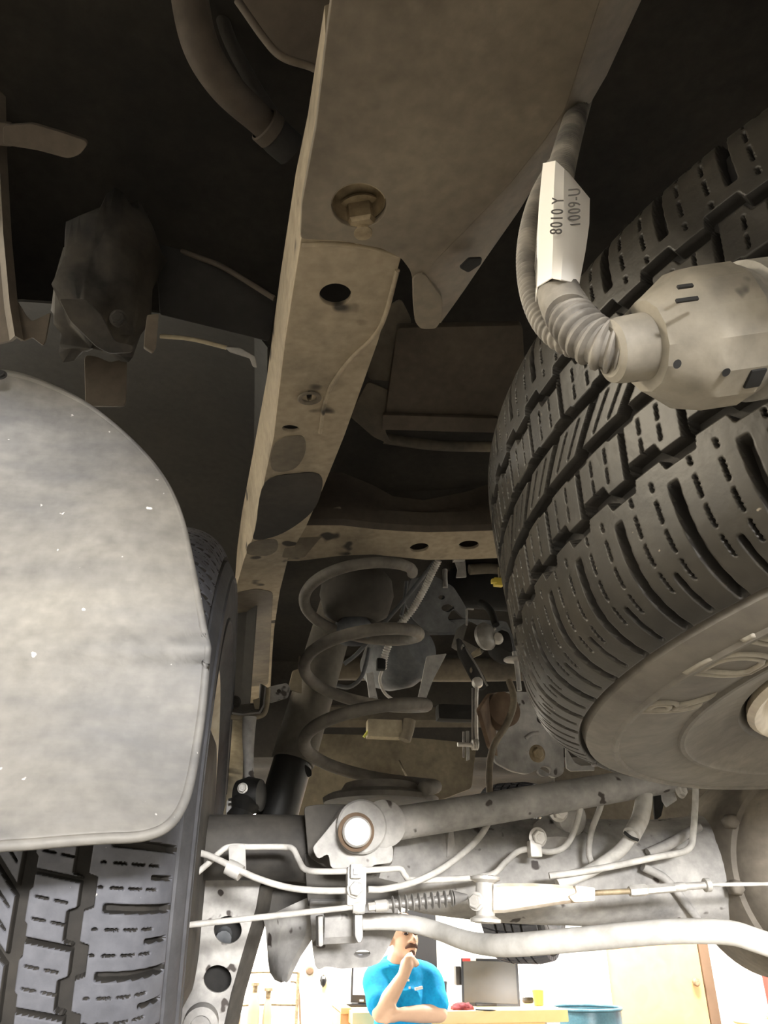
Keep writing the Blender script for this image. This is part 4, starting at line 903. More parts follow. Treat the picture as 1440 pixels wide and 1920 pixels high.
def axle():
    t = thing('rear_axle', 'heavy dusty rear axle housing crossing the picture near the bottom', 'axle', at(900, 1640, 1.02))
    # dark tube at the left, swelling casting toward the differential
    A = [at(300, 1590, 1.02), at(430, 1588, 1.02), at(560, 1590, 1.02), at(700, 1600, 1.02), at(800, 1618, 1.03), at(950, 1630, 1.03), at(1100, 1634, 1.03), at(1230, 1637, 1.03), at(1330, 1640, 1.03), at(1480, 1640, 1.03)]
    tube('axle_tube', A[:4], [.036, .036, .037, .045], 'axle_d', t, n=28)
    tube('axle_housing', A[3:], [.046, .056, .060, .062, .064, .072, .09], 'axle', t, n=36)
    c = at(1492, 1636, 1.0)
    lathe('differential', [(.125, -.06), (.128, 0), (.126, .03), (.118, .05), (.112, .052), (.105, .075), (.085, .10), (.05, .118), (0, .124)], c, (0, -1, -.05), 'diff', t, 64, 25)
    for k in range(10):
        bm = bmesh.new(); a = R(36 * k + 10); p = c + Vector((.121 * math.cos(a), -.045, .121 * math.sin(a))); lathe_bm(bm, [(.009, 0), (.009, .012), (.007, .015)], p, (0, -1, 0), 6)
        put('cover_bolt', mesh(bm), 'diff', t)
    # ribs and bosses on the casting
    plate('rib', [(842, 1555), (850, 1553), (856, 1600), (838, 1608)], .975, 'axle', t, .006, (.3, -.9, 0), rnd=2)
    lathe('boss', [(.022, 0), (.022, .03), (.018, .036), (0, .036)], at(1048, 1530, 1.0), (.1, -1, -.2), 'axle', t, 28)
    hexbolt('boss_bolt', at(1047, 1521, .962), (.1, -1, -.2), .010, 'steel', t)
    tube('cast_rib', [at(1215, 1600, .96), at(1260, 1580, .96), at(1310, 1550, .97)], .006, 'axle', t)
    tube('cast_rib', [at(1205, 1625, .955), at(1250, 1650, .96), at(1290, 1700, .975), at(1310, 1725, .985)], .005, 'axle', t)
    rg = []
    for x, y0, y1 in ((1000, 1545, 1600), (1020, 1530, 1610), (1045, 1525, 1612), (1070, 1540, 1600)):
        rg.append([at(x, y0, .985), at(x, (y0 + y1) / 2, .962), at(x, y1, .975)])
    loft('cast_saddle', rg, 'axle', t, closed=False, th=.004)
    # top bracket for the lateral rod
    b = thing('rod_bracket', 'cast bracket on the axle holding the lateral rod bolt', 'bracket', at(650, 1630, .93))
    plate('back_plate', [(570, 1512), (598, 1508), (700, 1508), (738, 1528), (742, 1575), (735, 1622), (700, 1632), (612, 1628), (578, 1606)], .955, 'axle_d', b, .006, (0, -1, -.1), rnd=8)
    rg = []
    for k in range(13):
        a = R(170 - 200 * k / 12); cx, cy = 668, 1560
        rg.append([at(cx + 44 * math.cos(a), cy - 46 * math.sin(a), .95), at(cx + 42 * math.cos(a), cy - 44 * math.sin(a), .905)])
    plate('front_plate', [(585, 1590), (610, 1560), (634, 1530), (660, 1516), (695, 1522), (714, 1545), (722, 1570), (738, 1590), (736, 1618), (700, 1622), (690, 1634), (620, 1628), (616, 1600), (596, 1612)], .905, 'axle', b, .006, (0, -1, -.1), rnd=8)
    loft('rounded_shell', rg, 'axle', b, closed=False, th=.004)
    lathe('bush_sleeve', [(.026, -.02), (.028, -.018), (.028, .018), (.026, .02)], at(672, 1553, .915), (.1, -1, 0), 'axle', b, 32)
    p = at(667, 1560, .886)
    lathe('washer', [(.0185, 0), (.0195, .002), (.0195, .004), (.016, .0055)], p, (0, -1, -.08), 'rustd', b, 36)
    lathe('bolt_head', [(.0155, .004), (.0155, .011), (.0135, .0135), (0, .014)], p, (0, -1, -.08), 'steel', b, 36)
    r_ = thing('lateral_rod', 'thick grey lateral control rod running up to the right', 'rod', at(900, 1530, .93))
    ptube('rod_tube', [(728, 1545, .93), (760, 1541, .93), (900, 1519, .94), (1050, 1494, .95), (1200, 1469, .965), (1290, 1455, .975), (1480, 1425, 1.0)], [62, 60, 58, 56, 52, 48, 44], 'axle', r_, n=24)
    lathe('rod_eye', [(.022, -.022), (.025, -.02), (.025, .02), (.022, .022)], at(712, 1548, .925), (.1, -1, 0), 'axle', r_, 28)
    # clamp brackets at the bottom left of the axle
    b = thing('axle_perch', 'lower axle perch bracket with an oval hole above the seated man', 'bracket', at(660, 1815, .99))
    plate('perch_plate', [(580, 1690), (748, 1690), (746, 1738), (738, 1756), (730, 1774), (720, 1792), (712, 1806), (690, 1814), (640, 1817), (610, 1812), (598, 1820), (591, 1812), (586, 1778)], .99, 'axle', b, .008, (0, -.92, -.38), rnd=6, holes=[(679, 1789, 15, 7, -4)])
    plate('perch_web', [(570, 1600), (745, 1600), (748, 1700), (578, 1700)], .985, 'axle_d', b, .008, (0, -1, -.1), rnd=4)
    b = thing('arm_hanger', 'dark hanger bracket between the trailing arm and the axle perch', 'bracket', at(540, 1720, 1.1))
    plate('hanger_web', [(455, 1590), (610, 1590), (612, 1700), (596, 1716), (540, 1724), (497, 1722), (488, 1690), (470, 1690)], 1.11, 'axle_d', b, .006, (0, -1, -.1), rnd=6)
    plate('hanger_lip', [(492, 1690), (500, 1690), (505, 1722), (560, 1724), (560, 1730), (497, 1730)], 1.10, 'axle_d', b, .01, rnd=2)
    b = thing('perch_horn', 'smooth curved pale horn bracket left of the axle perch', 'bracket', at(530, 1830, 1.08))
    rg = []
    for x0, y0, x1, y1 in ((500, 1720, 600, 1672), (505, 1745, 600, 1705), (507, 1775, 592, 1745), (509, 1800, 578, 1765), (512, 1820, 560, 1790), (520, 1832, 545, 1818), (530, 1836, 538, 1834)):
        a, c2 = at(x0, y0, 1.09), at(x1, y1, 1.05); m_ = a.lerp(c2, .5) + Vector((0, -.02, 0)); rg.append([a + Vector((.004, .02, 0)), a, a.lerp(m_, .5) + Vector((0, -.008, 0)), m_, m_.lerp(c2, .5) + Vector((0, -.004, 0)), c2])
    loft('horn_shell', rg, 'axle', b, closed=False, th=.004)
    # hanging channel with lightening holes
    b = thing('trailing_arm', 'pale channel shaped trailing arm with two large round holes', 'trailing arm', at(400, 1900, 1.08))
    n = Vector((0, -.97, -.25)).normalized(); o = at(420, 1740, 1.08)
    plate('arm_face', [(366, 1640), (480, 1628), (490, 1660), (482, 1700), (461, 1770), (435, 1860), (420, 1930), (405, 2010), (300, 2010), (330, 1925), (334, 1870), (349, 1812), (360, 1740), (367, 1690)], 0, 'axle', b, .004, n, o=o, rnd=10, holes=[(427, 1744, 26, 26), (408, 1836, 26, 26)])
    for nm, pts, dx in (('arm_lip', [(487, 1660), (480, 1702), (459, 1772), (433, 1862), (418, 1930), (403, 2010)], 17), ('arm_lip', [(367, 1660), (363, 1720), (352, 1800), (336, 1868), (331, 1925), (303, 2010)], -2)):
        rg = [[onpl(x, y, o, n), onpl(x + dx * .35, y, o, n) + Vector((0, .004, 0)), onpl(x + dx, y, o, n) + Vector((.004 if dx > 0 else -.002, .03, 0))] for x, y in pts]
        loft(nm, rg, 'axle_d' if dx > 0 else 'axle', b, closed=False, th=.003)  # right lip takes the darker colour in place of shade
    plate('rear_web', [(372, 1650), (480, 1650), (452, 1780), (415, 1920), (330, 1920), (352, 1800)], 1.125, 'darker', b, .003, n)
    lathe('bush', [(.018, 0), (.02, .004), (.02, .02), (.012, .022), (.011, .012), (0, .012)], onpl(378, 1912, o, n) - Vector((0, .0, 0)), n, 'axle', b, 28)
    tube('inner_tube', [onpl(418, 1762, o, n) + Vector((0, .02, .0)), onpl(418, 1758, o, n) + Vector((.0, .03, 0)), onpl(420, 1750, o, n) + Vector((0, .042, 0))], .010, 'grey', b)
axle()

# ================================================================== STABILIZER BAR, CABLES, PIPES
def bar_and_lines():
    t = thing('stabilizer_bar', 'pale steel stabilizer bar sweeping across the bottom right', 'stabilizer bar', at(900, 1790, .85))
    ptube('bar', [(610, 1730, .93), (680, 1728, .925), (735, 1728, .92), (775, 1733, .91), (820, 1745, .89), (865, 1761, .85), (905, 1770, .82), (960, 1772, .78), (1100, 1760, .72), (1250, 1747, .67), (1360, 1748, .64), (1420, 1764, .63), (1520, 1800, .63)], [29, 29, 29, 30, 31, 34, 37, 40, 42, 43, 43, 43, 43], 'bar', t, n=24)
    b = thing('bar_clamp', 'grey clamp block holding the stabilizer bar to the perch', 'clamp', at(640, 1770, .92))
    rg = []
    c = at(636, 1738, .92); r = m_of(27, c)
    prof = [Vector((0, .0, r * 1.05)), Vector((0, -r * .6, r * 1.02)), Vector((0, -r * .95, r * .6)), Vector((0, -r * 1.05, 0)), Vector((0, -r * .95, -r * .6)), Vector((0, -r * .6, -r * 1.0)), Vector((0, .01, -r * 1.05))]
    loft('clamp_shell', [[at(x, 1738 - (x - 636) * .05, .92) + q for q in prof] for x in (606, 620, 640, 655, 668)], 'axle', b, closed=False, th=.004)
    plate('clamp_flange', [(596, 1716), (606, 1716), (607, 1772), (602, 1776), (597, 1774)], .895, 'steel_d', b, .03, rnd=3)
    plate('clamp_prong', [(665, 1700), (680, 1698), (681, 1758), (677, 1768), (671, 1768), (665, 1756)], .875, 'steel_d', b, .012, rnd=5)
    # cable junction block
    b = thing('pipe_block', 'pale metal pipe union block with a hex bolt in front of the axle', 'union block', at(668, 1700, .875))
    box('block_body', at(667, 1662, .875), (m_of(36, at(667, 1662, .875)), .02, m_of(66, at(667, 1662, .875))), 'steel', b, .003)
    box('upper_clip', at(667, 1634, .862), (m_of(22, at(667, 1634, .862)), .014, m_of(24, at(667, 1634, .862))), 'steel', b, .002)
    box('clip_window', at(668, 1634, .853), (m_of(11, at(667, 1634, .853)), .004, m_of(12, at(667, 1634, .853))), 'white', b, .001)
    box('lower_stem', at(673, 1694, .875), (m_of(20, at(667, 1690, .875)), .016, m_of(36, at(667, 1690, .875))), 'steel_d', b, .002)
    hexbolt('block_bolt', at(666, 1667, .863), (0, -1, 0), m_of(13, at(666, 1667, .863)), 'steel', b, 1.2, .008)
    # parking brake cable, boot, equaliser
    b = thing('parking_cable', 'thin pale brake cable stretched from the left tyre to the union block', 'cable', at(500, 1720, .87))
    ptube('cable', [(250, 1744, .89), (345, 1735, .885), (450, 1724, .88), (560, 1712, .875), (668, 1700, .87)], [11, 11, 11, 11, 10], 'pipe', b)
    lathe('cable_end', [(.006, -.006), (.007, 0), (.006, .006)], at(672, 1700, .87), (1, 0, 0), 'pipe', b, 16)
    b = thing('bellows_boot', 'black ribbed rubber bellows on the parking brake cable', 'bellows', at(790, 1710, .86))
    a, e = at(728, 1697, .862), at(850, 1684, .862); d = (e - a); L = d.length; r = m_of(15, a); pr = []
    for i in range(10):
        h = L * i / 10; pr += [(r * .42, h), (r * .48, h + L * .045), (r * 1.0, h + L * .065), (r * .98, h + L * .078), (r * .46, h + L * .095)]
    pr += [(r * .9, L), (r * .55, L * 1.12), (r * .3, L * 1.22)]
    lathe('bellows', pr, a, d, 'steel_d', b, 28, caps=False, ang=25)
    lathe('collar', [(r * .62, -L * .2), (r * .68, -L * .18), (r * .68, -L * .03), (r * .5, 0)], a, d, 'steel', b, 20)
    lathe('end_nut', [(r * .5, -L * .30), (r * .5, -L * .2)], a, d, 'steel', b, 6)
    b = thing('brake_lever', 'rusty pale brake lever with roller joined to the cable rod', 'lever', at(1000, 1700, .86))
    lathe('roller', [(.010, -.022), (.0155, -.021), (.0155, -.018), (.0095, -.015), (.0105, 0), (.0095, .015), (.0155, .018), (.0155, .021), (.010, .022)], at(910, 1686, .86), (.05, 0, 1), 'steel', b, 28)
    hexbolt('pivot_bolt', at(893, 1690, .85), (-.6, -.8, 0), .007, 'steel', b)
    hexbolt('top_nut', at(907, 1652, .86), (0, 0, 1), .006, 'steel', b)
    rg = []
    for x, y0, y1 in ((925, 1658, 1712), (945, 1656, 1712), (1000, 1656, 1704), (1050, 1659, 1696), (1085, 1662, 1692), (1112, 1664, 1688)):
        rg.append([at(x, y0, .875), at(x, y0, .852), at(x, y0 + 6, .848), at(x, y1 - 6, .848), at(x, y1, .853), at(x, y1, .872)])
    loft('lever_channel', rg, 'rust', b, closed=False, th=.003)
    plate('yoke', [(1078, 1660), (1116, 1664), (1116, 1690), (1076, 1692), (1066, 1680), (1082, 1674)], .845, 'rust', b, .008, rnd=4)
    ptube('cable_rod', [(1105, 1675, .858), (1140, 1673, .858), (1182, 1671, .858)], 10, 'brass', b)
    A = [(1180, 1671, .858), (1265, 1664, .858)]
    p, q = at(*A[0]), at(*A[1]); lathe('turnbuckle', [(m_of(9, p), 0), (m_of(10.5, p), .003), (m_of(10.5, p), (q - p).length * .35), (m_of(8.5, p), (q - p).length * .38), (m_of(8.5, p), (q - p).length * .98)], p, q - p, 'steel', b, 6, 20)
    p, q = at(1262, 1664, .858), at(1332, 1659, .858); L2 = (q - p).length
    lathe('adjuster_sleeve', [(m_of(7, p), 0), (m_of(8, p), .002), (m_of(8, p), L2 * .3), (m_of(6.5, p), L2 * .32), (m_of(6.5, p), L2 * .84), (m_of(12, p), L2 * .85), (m_of(12, p), L2 * .97), (m_of(5, p), L2)], p, q - p, 'steel', b, 16, 25)
    ptube('pull_cable', [(1330, 1659, .858), (1400, 1658, .857), (1480, 1657, .856)], 7, 'pipe', b)
    # brake pipes
    def pipe(label, pts, wd, mat='pipe', nm='brake_pipe', extra=None, cat_='pipe'):
        return ptube(nm, pts, wd, mat, None, label=label, cat=cat_, sub=10)
    pipe('pale brake pipe kinked around the left end of the rod bracket', [(330, 1650, .92), (353, 1648, .92), (387, 1622, .92), (410, 1600, .925), (430, 1588, .93), (470, 1588, .93), (530, 1588, .93), (549, 1592, .92), (560, 1612, .905), (572, 1630, .89), (600, 1634, .88), (660, 1633, .876), (720, 1630, .88), (750, 1629, .885), (760, 1642, .89), (775, 1650, .90), (850, 1648, .92), (920, 1640, .93), (948, 1616, .935), (972, 1596, .94), (1000, 1592, .94), (1030, 1597, .94), (1058, 1588, .94), (1076, 1560, .945), (1087, 1520, .95), (1090, 1490, .96)], 11)
    b = thing('pipe_clip', 'small bolted pipe clip on the axle casting', 'clip', at(1008, 1600, .935)); box('clip_band', at(1002, 1592, .932), (.014, .014, .018), 'steel', b, .003); hexbolt('clip_bolt', at(1008, 1570, .93), (.1, -1, -.1), .0085, 'steel', b, 1.3); ptube('clip_stem', [(1008, 1575, .938), (1006, 1585, .936), (1003, 1595, .934)], 12, 'steel', b)
    pipe('pale hose sagging from the left tyre to the union block', [(330, 1598, .93), (350, 1597, .925), (385, 1602, .915), (430, 1622, .90), (480, 1646, .89), (540, 1664, .885), (600, 1670, .88), (655, 1670, .876)], 12, nm='brake_hose', cat_='hose')
    b = thing('hose_clip', 'pale tubular hose clip hanging below the left axle tube', 'clip', at(440, 1640, .905))
    ptube('clip_sleeve', [(426, 1624, .903), (438, 1630, .902), (452, 1638, .90)], [28, 30, 28], 'steel', b); plate('clip_strap', [(428, 1585), (460, 1582), (462, 1640), (444, 1650), (430, 1630)], .915, 'axle', b, .003)
    pipe('pale hose curving up from the union block behind the lateral rod', [(690, 1668, .878), (720, 1667, .88), (770, 1656, .89), (820, 1634, .90), (865, 1602, .92), (900, 1568, .945), (918, 1535, .97), (922, 1500, 1.0)], 12, nm='brake_hose', cat_='hose')
    pipe('thin pipe hooked over the axle behind the lateral rod', [(1132, 1480, .99), (1125, 1515, .97), (1110, 1555, .955), (1104, 1595, .945), (1110, 1618, .94), (1122, 1628, .94)], 11)
    b = thing('breather_hose', 'thick pale breather hose bending down over the axle housing', 'hose', at(1140, 1620, .92))
    ptube('hose_sleeve', [(1208, 1470, .975), (1207, 1500, .96), (1200, 1535, .945), (1184, 1566, .93)], [30, 31, 32, 33], 'pipe', b, n=18); ptube('inner_hose', [(1188, 1560, .932), (1165, 1592, .925), (1125, 1622, .92), (1085, 1643, .92), (1045, 1658, .92)], [23, 23, 23, 22, 20], 'pipe', b, n=16)
    ptube('sleeve_clip', [(1170, 1560, .918), (1183, 1570, .915), (1196, 1575, .92)], 6, 'darker', b)
    pipe('pale pipe with a square bend beside the differential', [(1255, 1470, .97), (1285, 1463, .96), (1300, 1466, .955), (1304, 1478, .95), (1303, 1520, .94), (1299, 1570, .93), (1294, 1588, .925), (1278, 1598, .92), (1230, 1607, .915), (1150, 1624, .91), (1080, 1636, .91), (1030, 1642, .915)], 12)
    b = thing('union_bracket', 'small pale union bracket with fittings under the lateral rod end', 'bracket', at(1255, 1500, .97))
    plate('bracket_leaf', [(1240, 1480), (1262, 1476), (1270, 1500), (1250, 1514), (1242, 1500)], .975, 'greyl', b, .003, rnd=2); hexbolt('fitting', at(1275, 1482, .965), (.5, -1, 0), .008, 'steel', b); hexbolt('fitting', at(1272, 1474, .965), (0, -.5, 1), .006, 'steel', b)
bar_and_lines()

# ================================================================== FAR PARTS BETWEEN THE RAILS
def far_parts():
    t = thing('skid_plate', 'wide tan skid plate far behind the coil spring', 'plate', at(740, 1470, 1.75))
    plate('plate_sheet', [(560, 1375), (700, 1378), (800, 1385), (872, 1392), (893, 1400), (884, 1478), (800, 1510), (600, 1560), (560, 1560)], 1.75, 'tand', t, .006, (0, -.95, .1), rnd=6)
    rg = [[at(x, y, 1.74), at(x + 12, y + 26, 1.70), at(x + 26, y + 50, 1.74)] for x, y in ((750, 1425), (757, 1440), (765, 1460))]
    loft('pressed_rib', rg, 'tan', t, closed=False, th=.004)
    t = thing('backing_panel', 'dusty brown panel seen above the axle under the lateral rod', 'panel', at(1200, 1540, 1.8))
    plate('panel_face', [(1040, 1440), (1360, 1410), (1400, 1560), (1200, 1575), (1040, 1570)], 1.8, 'cross', t, .006, rnd=4)
    plate('torn_leaf', [(1225, 1480), (1252, 1476), (1240, 1530), (1228, 1540)], 1.2, 'darker', t, .004, rnd=2)
    t = thing('rear_beam', 'horizontal tan beam low behind the coil spring', 'beam', at(760, 1365, 1.6))
    rg = [[at(x, 1322, 1.62), at(x, 1326, 1.58), at(x, 1350, 1.57), at(x, 1364, 1.58), at(x, 1364, 1.62)] for x in (560, 700, 850, 920)]
    loft('beam_box', rg, 'cross', t)
    box('beam_block', at(720, 1368, 1.56), (.07, .03, .035), 'tan', t); ptube('beam_peg', [(768, 1350, 1.55), (764, 1370, 1.55), (758, 1388, 1.55)], 24, 'cross', t); ptube('green_wire', [(700, 1352, 1.55), (692, 1368, 1.55), (682, 1382, 1.55)], 5, 'yg', t)
    t = thing('upper_beam', 'dusty horizontal tube behind the brake valve', 'beam', at(880, 1270, 1.7))
    ptube('beam_tube', [(560, 1252, 1.72), (700, 1254, 1.7), (850, 1256, 1.7), (1000, 1254, 1.7), (1120, 1250, 1.7)], 44, 'cross', t, n=20)
    t = thing('gear_housing', 'dark grey rounded housing below the ribbed wire loom', 'housing', at(740, 1260, 1.6))
    lathe('housing_drum', [(.0, -.09), (.04, -.085), (.06, -.05), (.07, 0), (.062, .05), (.045, .07), (0, .075)], at(748, 1232, 1.62), (.4, -.6, .1), 'grey', t, 36)
    plate('bracket_leg', [(800, 1230), (838, 1225), (812, 1275), (796, 1318), (780, 1325), (790, 1280)], 1.48, 'greyl', t, .006, rnd=3)
    t = thing('cast_bracket', 'blue grey cast bracket with holes near the top of the gap', 'bracket', at(830, 1180, 1.5))
    plate('casting', [(770, 1085), (812, 1078), (850, 1100), (866, 1125), (880, 1150), (872, 1162), (850, 1140), (838, 1160), (860, 1175), (840, 1186), (800, 1184), (776, 1162), (760, 1130)], 1.5, 'grey', t, .02, (0, -.9, -.4), holes=[(828, 1120, 6, 4), (840, 1140, 12, 7)], rnd=6)
    plate('lower_web', [(760, 1150), (800, 1165), (880, 1160), (950, 1165), (960, 1188), (860, 1190), (760, 1192)], 1.53, 'grey', t, .02, (0, -.9, -.4), rnd=6)
    ptube('stud', [(834, 1068, 1.48), (834, 1085, 1.48), (835, 1102, 1.48)], 10, 'greyl', t)
    b = thing('hanger_clip', 'small pale folded clip below the crossmember', 'clip', at(865, 1085, 1.3)); plate('clip_leaf', [(851, 1048), (872, 1047), (875, 1082), (855, 1083), (858, 1068)], 1.3, 'greyl', b, .003, holes=[(864, 1053, 5, 2)], rnd=2)
    plate('clip_fold', [(851, 1046), (872, 1045), (872, 1050), (851, 1050)], 1.29, 'greyl', b, .012, rnd=0)
    t = thing('exhaust_muffler', 'black muffler body deep behind the yellow plug', 'muffler', at(890, 1120, 1.6)); ptube('muffler_shell', [(840, 1100, 1.62), (870, 1098, 1.6), (930, 1100, 1.6), (1000, 1104, 1.6)], [50, 84, 90, 90], 'darker', t, n=28); ptube('seam_pipe', [(880, 1068, 1.5), (920, 1066, 1.5), (960, 1070, 1.5)], 20, 'cross', t)
    t = thing('yellow_plug', 'small yellow plastic plug beside the spare tyre edge', 'plug', at(935, 1100, 1.3))
    box('plug_body', at(934, 1092, 1.3), (.018, .012, .016), 'yel', t, .003); box('plug_tab', at(938, 1074, 1.3), (.008, .008, .022), 'tan', t, .002); box('plug_lug', at(926, 1090, 1.295), (.01, .01, .008), 'yel', t, .002)
    # wire loom
    t = thing('wire_loom', 'pale ribbed wire loom slanting down behind the coil spring', 'wire loom', at(745, 1180, 1.3))
    P = [at(*q) for q in ((822, 1050, 1.22), (808, 1078, 1.24), (795, 1105, 1.26), (775, 1140, 1.28), (750, 1172, 1.3), (735, 1195, 1.31), (722, 1228, 1.32), (718, 1255, 1.33))]
    tube('ribbed_sleeve', P, .0062, 'pipe', t, rib=(.0045, .0012), n=12)
    ptube('loom_tail', [(718, 1252, 1.33), (712, 1275, 1.34), (722, 1300, 1.35), (745, 1318, 1.36)], 6, 'pipe', t); box('loom_tape', at(714, 1246, 1.325), (.016, .016, .02), 'darker', t)
    def pipe(label, pts, wd, mat, nm, cat_): ptube(nm, pts, wd, mat, None, label=label, cat=cat_)
    pipe('dark thin pipe running alongside the ribbed wire loom', [(815, 1052, 1.24), (790, 1085, 1.27), (745, 1140, 1.3), (705, 1185, 1.32), (670, 1225, 1.34), (645, 1245, 1.35)], 8, 'grey', 'fuel_pipe', 'pipe')
    pipe('short upright grey pipe behind the dark thin pipe', [(762, 1090, 1.4), (760, 1110, 1.4), (757, 1135, 1.4), (752, 1155, 1.4)], 7, 'grey', 'fuel_pipe', 'pipe')
    pipe('looping grey pipe below the middle coil', [(692, 1215, 1.3), (686, 1245, 1.3), (676, 1272, 1.3), (655, 1288, 1.31), (630, 1285, 1.32)], 8, 'grey', 'fuel_pipe', 'pipe')
    t = thing('flat_stay', 'flat pale grey stay standing behind the middle coil', 'stay', at(698, 1320, 1.45)); plate('stay_plate', [(686, 1262), (700, 1260), (704, 1290), (710, 1316), (694, 1320), (690, 1290)], 1.45, 'greyl', t, .004, rnd=2); hexbolt('stay_bolt', at(702, 1312, 1.44), (0, -1, 0), .005, 'greyl', t)
    # load sensing brake valve
    t = thing('brake_valve', 'dirty load sensing brake valve with pale fittings near the spare tyre', 'brake valve', at(890, 1240, 1.35))
    box('valve_body', at(882, 1200, 1.35), (.05, .05, .045), 'axle_d', t, .008, (0, R(20), R(15)))
    lathe('dirty_cap', [(.010, 0), (.024, .004), (.026, .012), (.02, .02), (.012, .024)], at(903, 1196, 1.31), (.5, -.8, 0), 'steel_d', t, 24); lathe('ball_fitting', [(0, -.012), (.008, -.009), (.012, 0), (.008, .009), (0, .012)], at(932, 1197, 1.30), (0, -1, 0), 'steel', t, 20)
    plate('pale_leaf', [(886, 1222), (900, 1214), (904, 1226), (885, 1234), (880, 1230)], 1.30, 'tan', t, .004, rnd=2); ptube('valve_pipe', [(905, 1190, 1.30), (918, 1186, 1.30), (928, 1178, 1.30)], 7, 'steel_d', t)
    ptube('wire_hook', [(875, 1172, 1.31), (875, 1150, 1.31), (876, 1142, 1.31), (888, 1142, 1.31)], 4, 'greyl', t); ptube('black_hose', [(900, 1130, 1.33), (912, 1136, 1.32), (922, 1150, 1.31), (930, 1172, 1.30)], 14, 'darker', t)
    lathe('bellows_cup', [(.012, -.02), (.026, -.015), (.030, 0), (.026, .02), (.012, .026)], at(944, 1215, 1.33), (.2, -.8, .3), 'darker', t, 28)
    t = thing('valve_lever', 'black slotted lever arm of the brake valve', 'lever', at(895, 1290, 1.28))
    plate('lever_arm', [(858, 1196), (864, 1198), (892, 1240), (908, 1268), (915, 1284), (908, 1294), (895, 1290), (880, 1262), (862, 1228)], 1.28, 'darker', t, .005, (.5, -.85, 0), holes=[(868, 1213, 3, 6, 20), (885, 1256, 4, 6, 10)], rnd=3)
    tube('bright_edge', [at(861, 1197, 1.273), at(875, 1219, 1.273), at(895, 1250, 1.273), at(908, 1276, 1.273), at(914, 1286, 1.273)], .0017, 'steel_d', t); lathe('pivot_ball', [(0, -.01), (.008, -.007), (.010, 0), (.008, .007), (0, .01)], at(895, 1280, 1.26), (0, -1, 0), 'steel', t, 18)
    t = thing('valve_link', 'thin vertical link rods below the valve lever', 'link rod', at(885, 1420, 1.26))
    ptube('link_rod', [(894, 1286, 1.26), (893, 1320, 1.26), (893, 1365, 1.26), (894, 1398, 1.26)], 7, 'steel', t); ptube('link_rod', [(886, 1290, 1.262), (886, 1340, 1.262), (886, 1394, 1.262)], 4, 'steel_d', t)
    plate('link_bracket', [(874, 1370), (880, 1370), (881, 1424), (875, 1426)], 1.265, 'greyl', t, .004, rnd=1); ptube('link_pin', [(858, 1396, 1.26), (872, 1396, 1.26), (892, 1398, 1.26)], 8, 'steel', t)
    for k in range(3): lathe('pin_washer', [(.007, 0), (.009, .001), (.009, .003), (.007, .004)], at(884 + 4 * k, 1396, 1.26), (1, 0, 0), 'steel', t, 18)
    ptube('side_plate', [(869, 1372, 1.27), (869, 1385, 1.27), (869, 1420, 1.27)], 4, 'steel_d', t)
    box('link_tray', at(855, 1338, 1.3), (.07, .03, .028), 'darker', t, .01)
    # lateral rod body bracket
    t = thing('chassis_bracket', 'grey pressed chassis bracket with a brown bolt beside the spare tyre', 'bracket', at(990, 1440, 1.15))
    plate('bracket_face', [(900, 1330), (925, 1300), (960, 1296), (1000, 1298), (1040, 1330), (1056, 1370), (1058, 1450), (1040, 1460), (1012, 1440), (990, 1452), (960, 1446), (930, 1430), (918, 1400)], 1.15, 'axle', t, .006, (.25, -.95, 0), holes=[(1020, 1345, 14, 11, -30), (1022, 1446, 12, 9)], rnd=8)
    plate('bracket_side', [(900, 1330), (920, 1300), (950, 1296), (950, 1340), (935, 1420), (920, 1400)], 1.14, 'rustd', t, .006, (.9, -.5, 0), rnd=4)
    lathe('rubber_bush', [(.02, -.02), (.026, -.018), (.026, .018), (.02, .02), (.008, .02)], at(936, 1335, 1.13), (.2, -1, 0), 'rustd', t, 28)
    hexbolt('bracket_bolt', at(1007, 1413, 1.125), (.1, -1, -.1), .0085, 'brass', t, 1.5)
    tube('pressed_bead', [at(985, 1384, 1.14), at(996, 1376, 1.138), at(1010, 1374, 1.138)], .003, 'axle', t)
    t = thing('bracket_stay', 'dark angled stay behind the lateral rod near the spare tyre', 'stay', at(1085, 1440, 1.2)); plate('stay_leaf', [(1060, 1400), (1078, 1430), (1090, 1436), (1115, 1434), (1115, 1445), (1070, 1446), (1062, 1440)], 1.2, 'greyl', t, .003, rnd=2); ptube('stay_pin', [(1112, 1380, 1.15), (1114, 1405, 1.15), (1116, 1436, 1.15)], 14, 'axle', t)
    pipe('brown dusty hose hanging in front of the chassis bracket', [(955, 1278, 1.12), (962, 1300, 1.1), (962, 1325, 1.09), (950, 1358, 1.08), (930, 1390, 1.07), (920, 1420, 1.06), (917, 1455, 1.05), (918, 1490, 1.03)], 13, 'hose', 'brake_hose', 'hose')
    t = thing('mount_stud', 'dusty threaded stud with washer beside the spare tyre', 'stud', at(968, 1290, 1.25)); ptube('stud_shaft', [(964, 1222, 1.25), (970, 1255, 1.25), (974, 1295, 1.25)], 9, 'greyl', t); lathe('stud_washer', [(.014, 0), (.02, .002), (.02, .004), (.014, .006)], at(966, 1240, 1.25), (0, 0, 1), 'steel_d', t, 24); ptube('stud_wire', [(940, 1178, 1.26), (955, 1185, 1.26), (962, 1205, 1.26), (965, 1228, 1.26)], 5, 'grey', t)
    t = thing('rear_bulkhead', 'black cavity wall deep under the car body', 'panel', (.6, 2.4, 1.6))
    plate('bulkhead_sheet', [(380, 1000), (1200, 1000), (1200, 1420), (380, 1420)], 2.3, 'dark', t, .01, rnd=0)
far_parts()

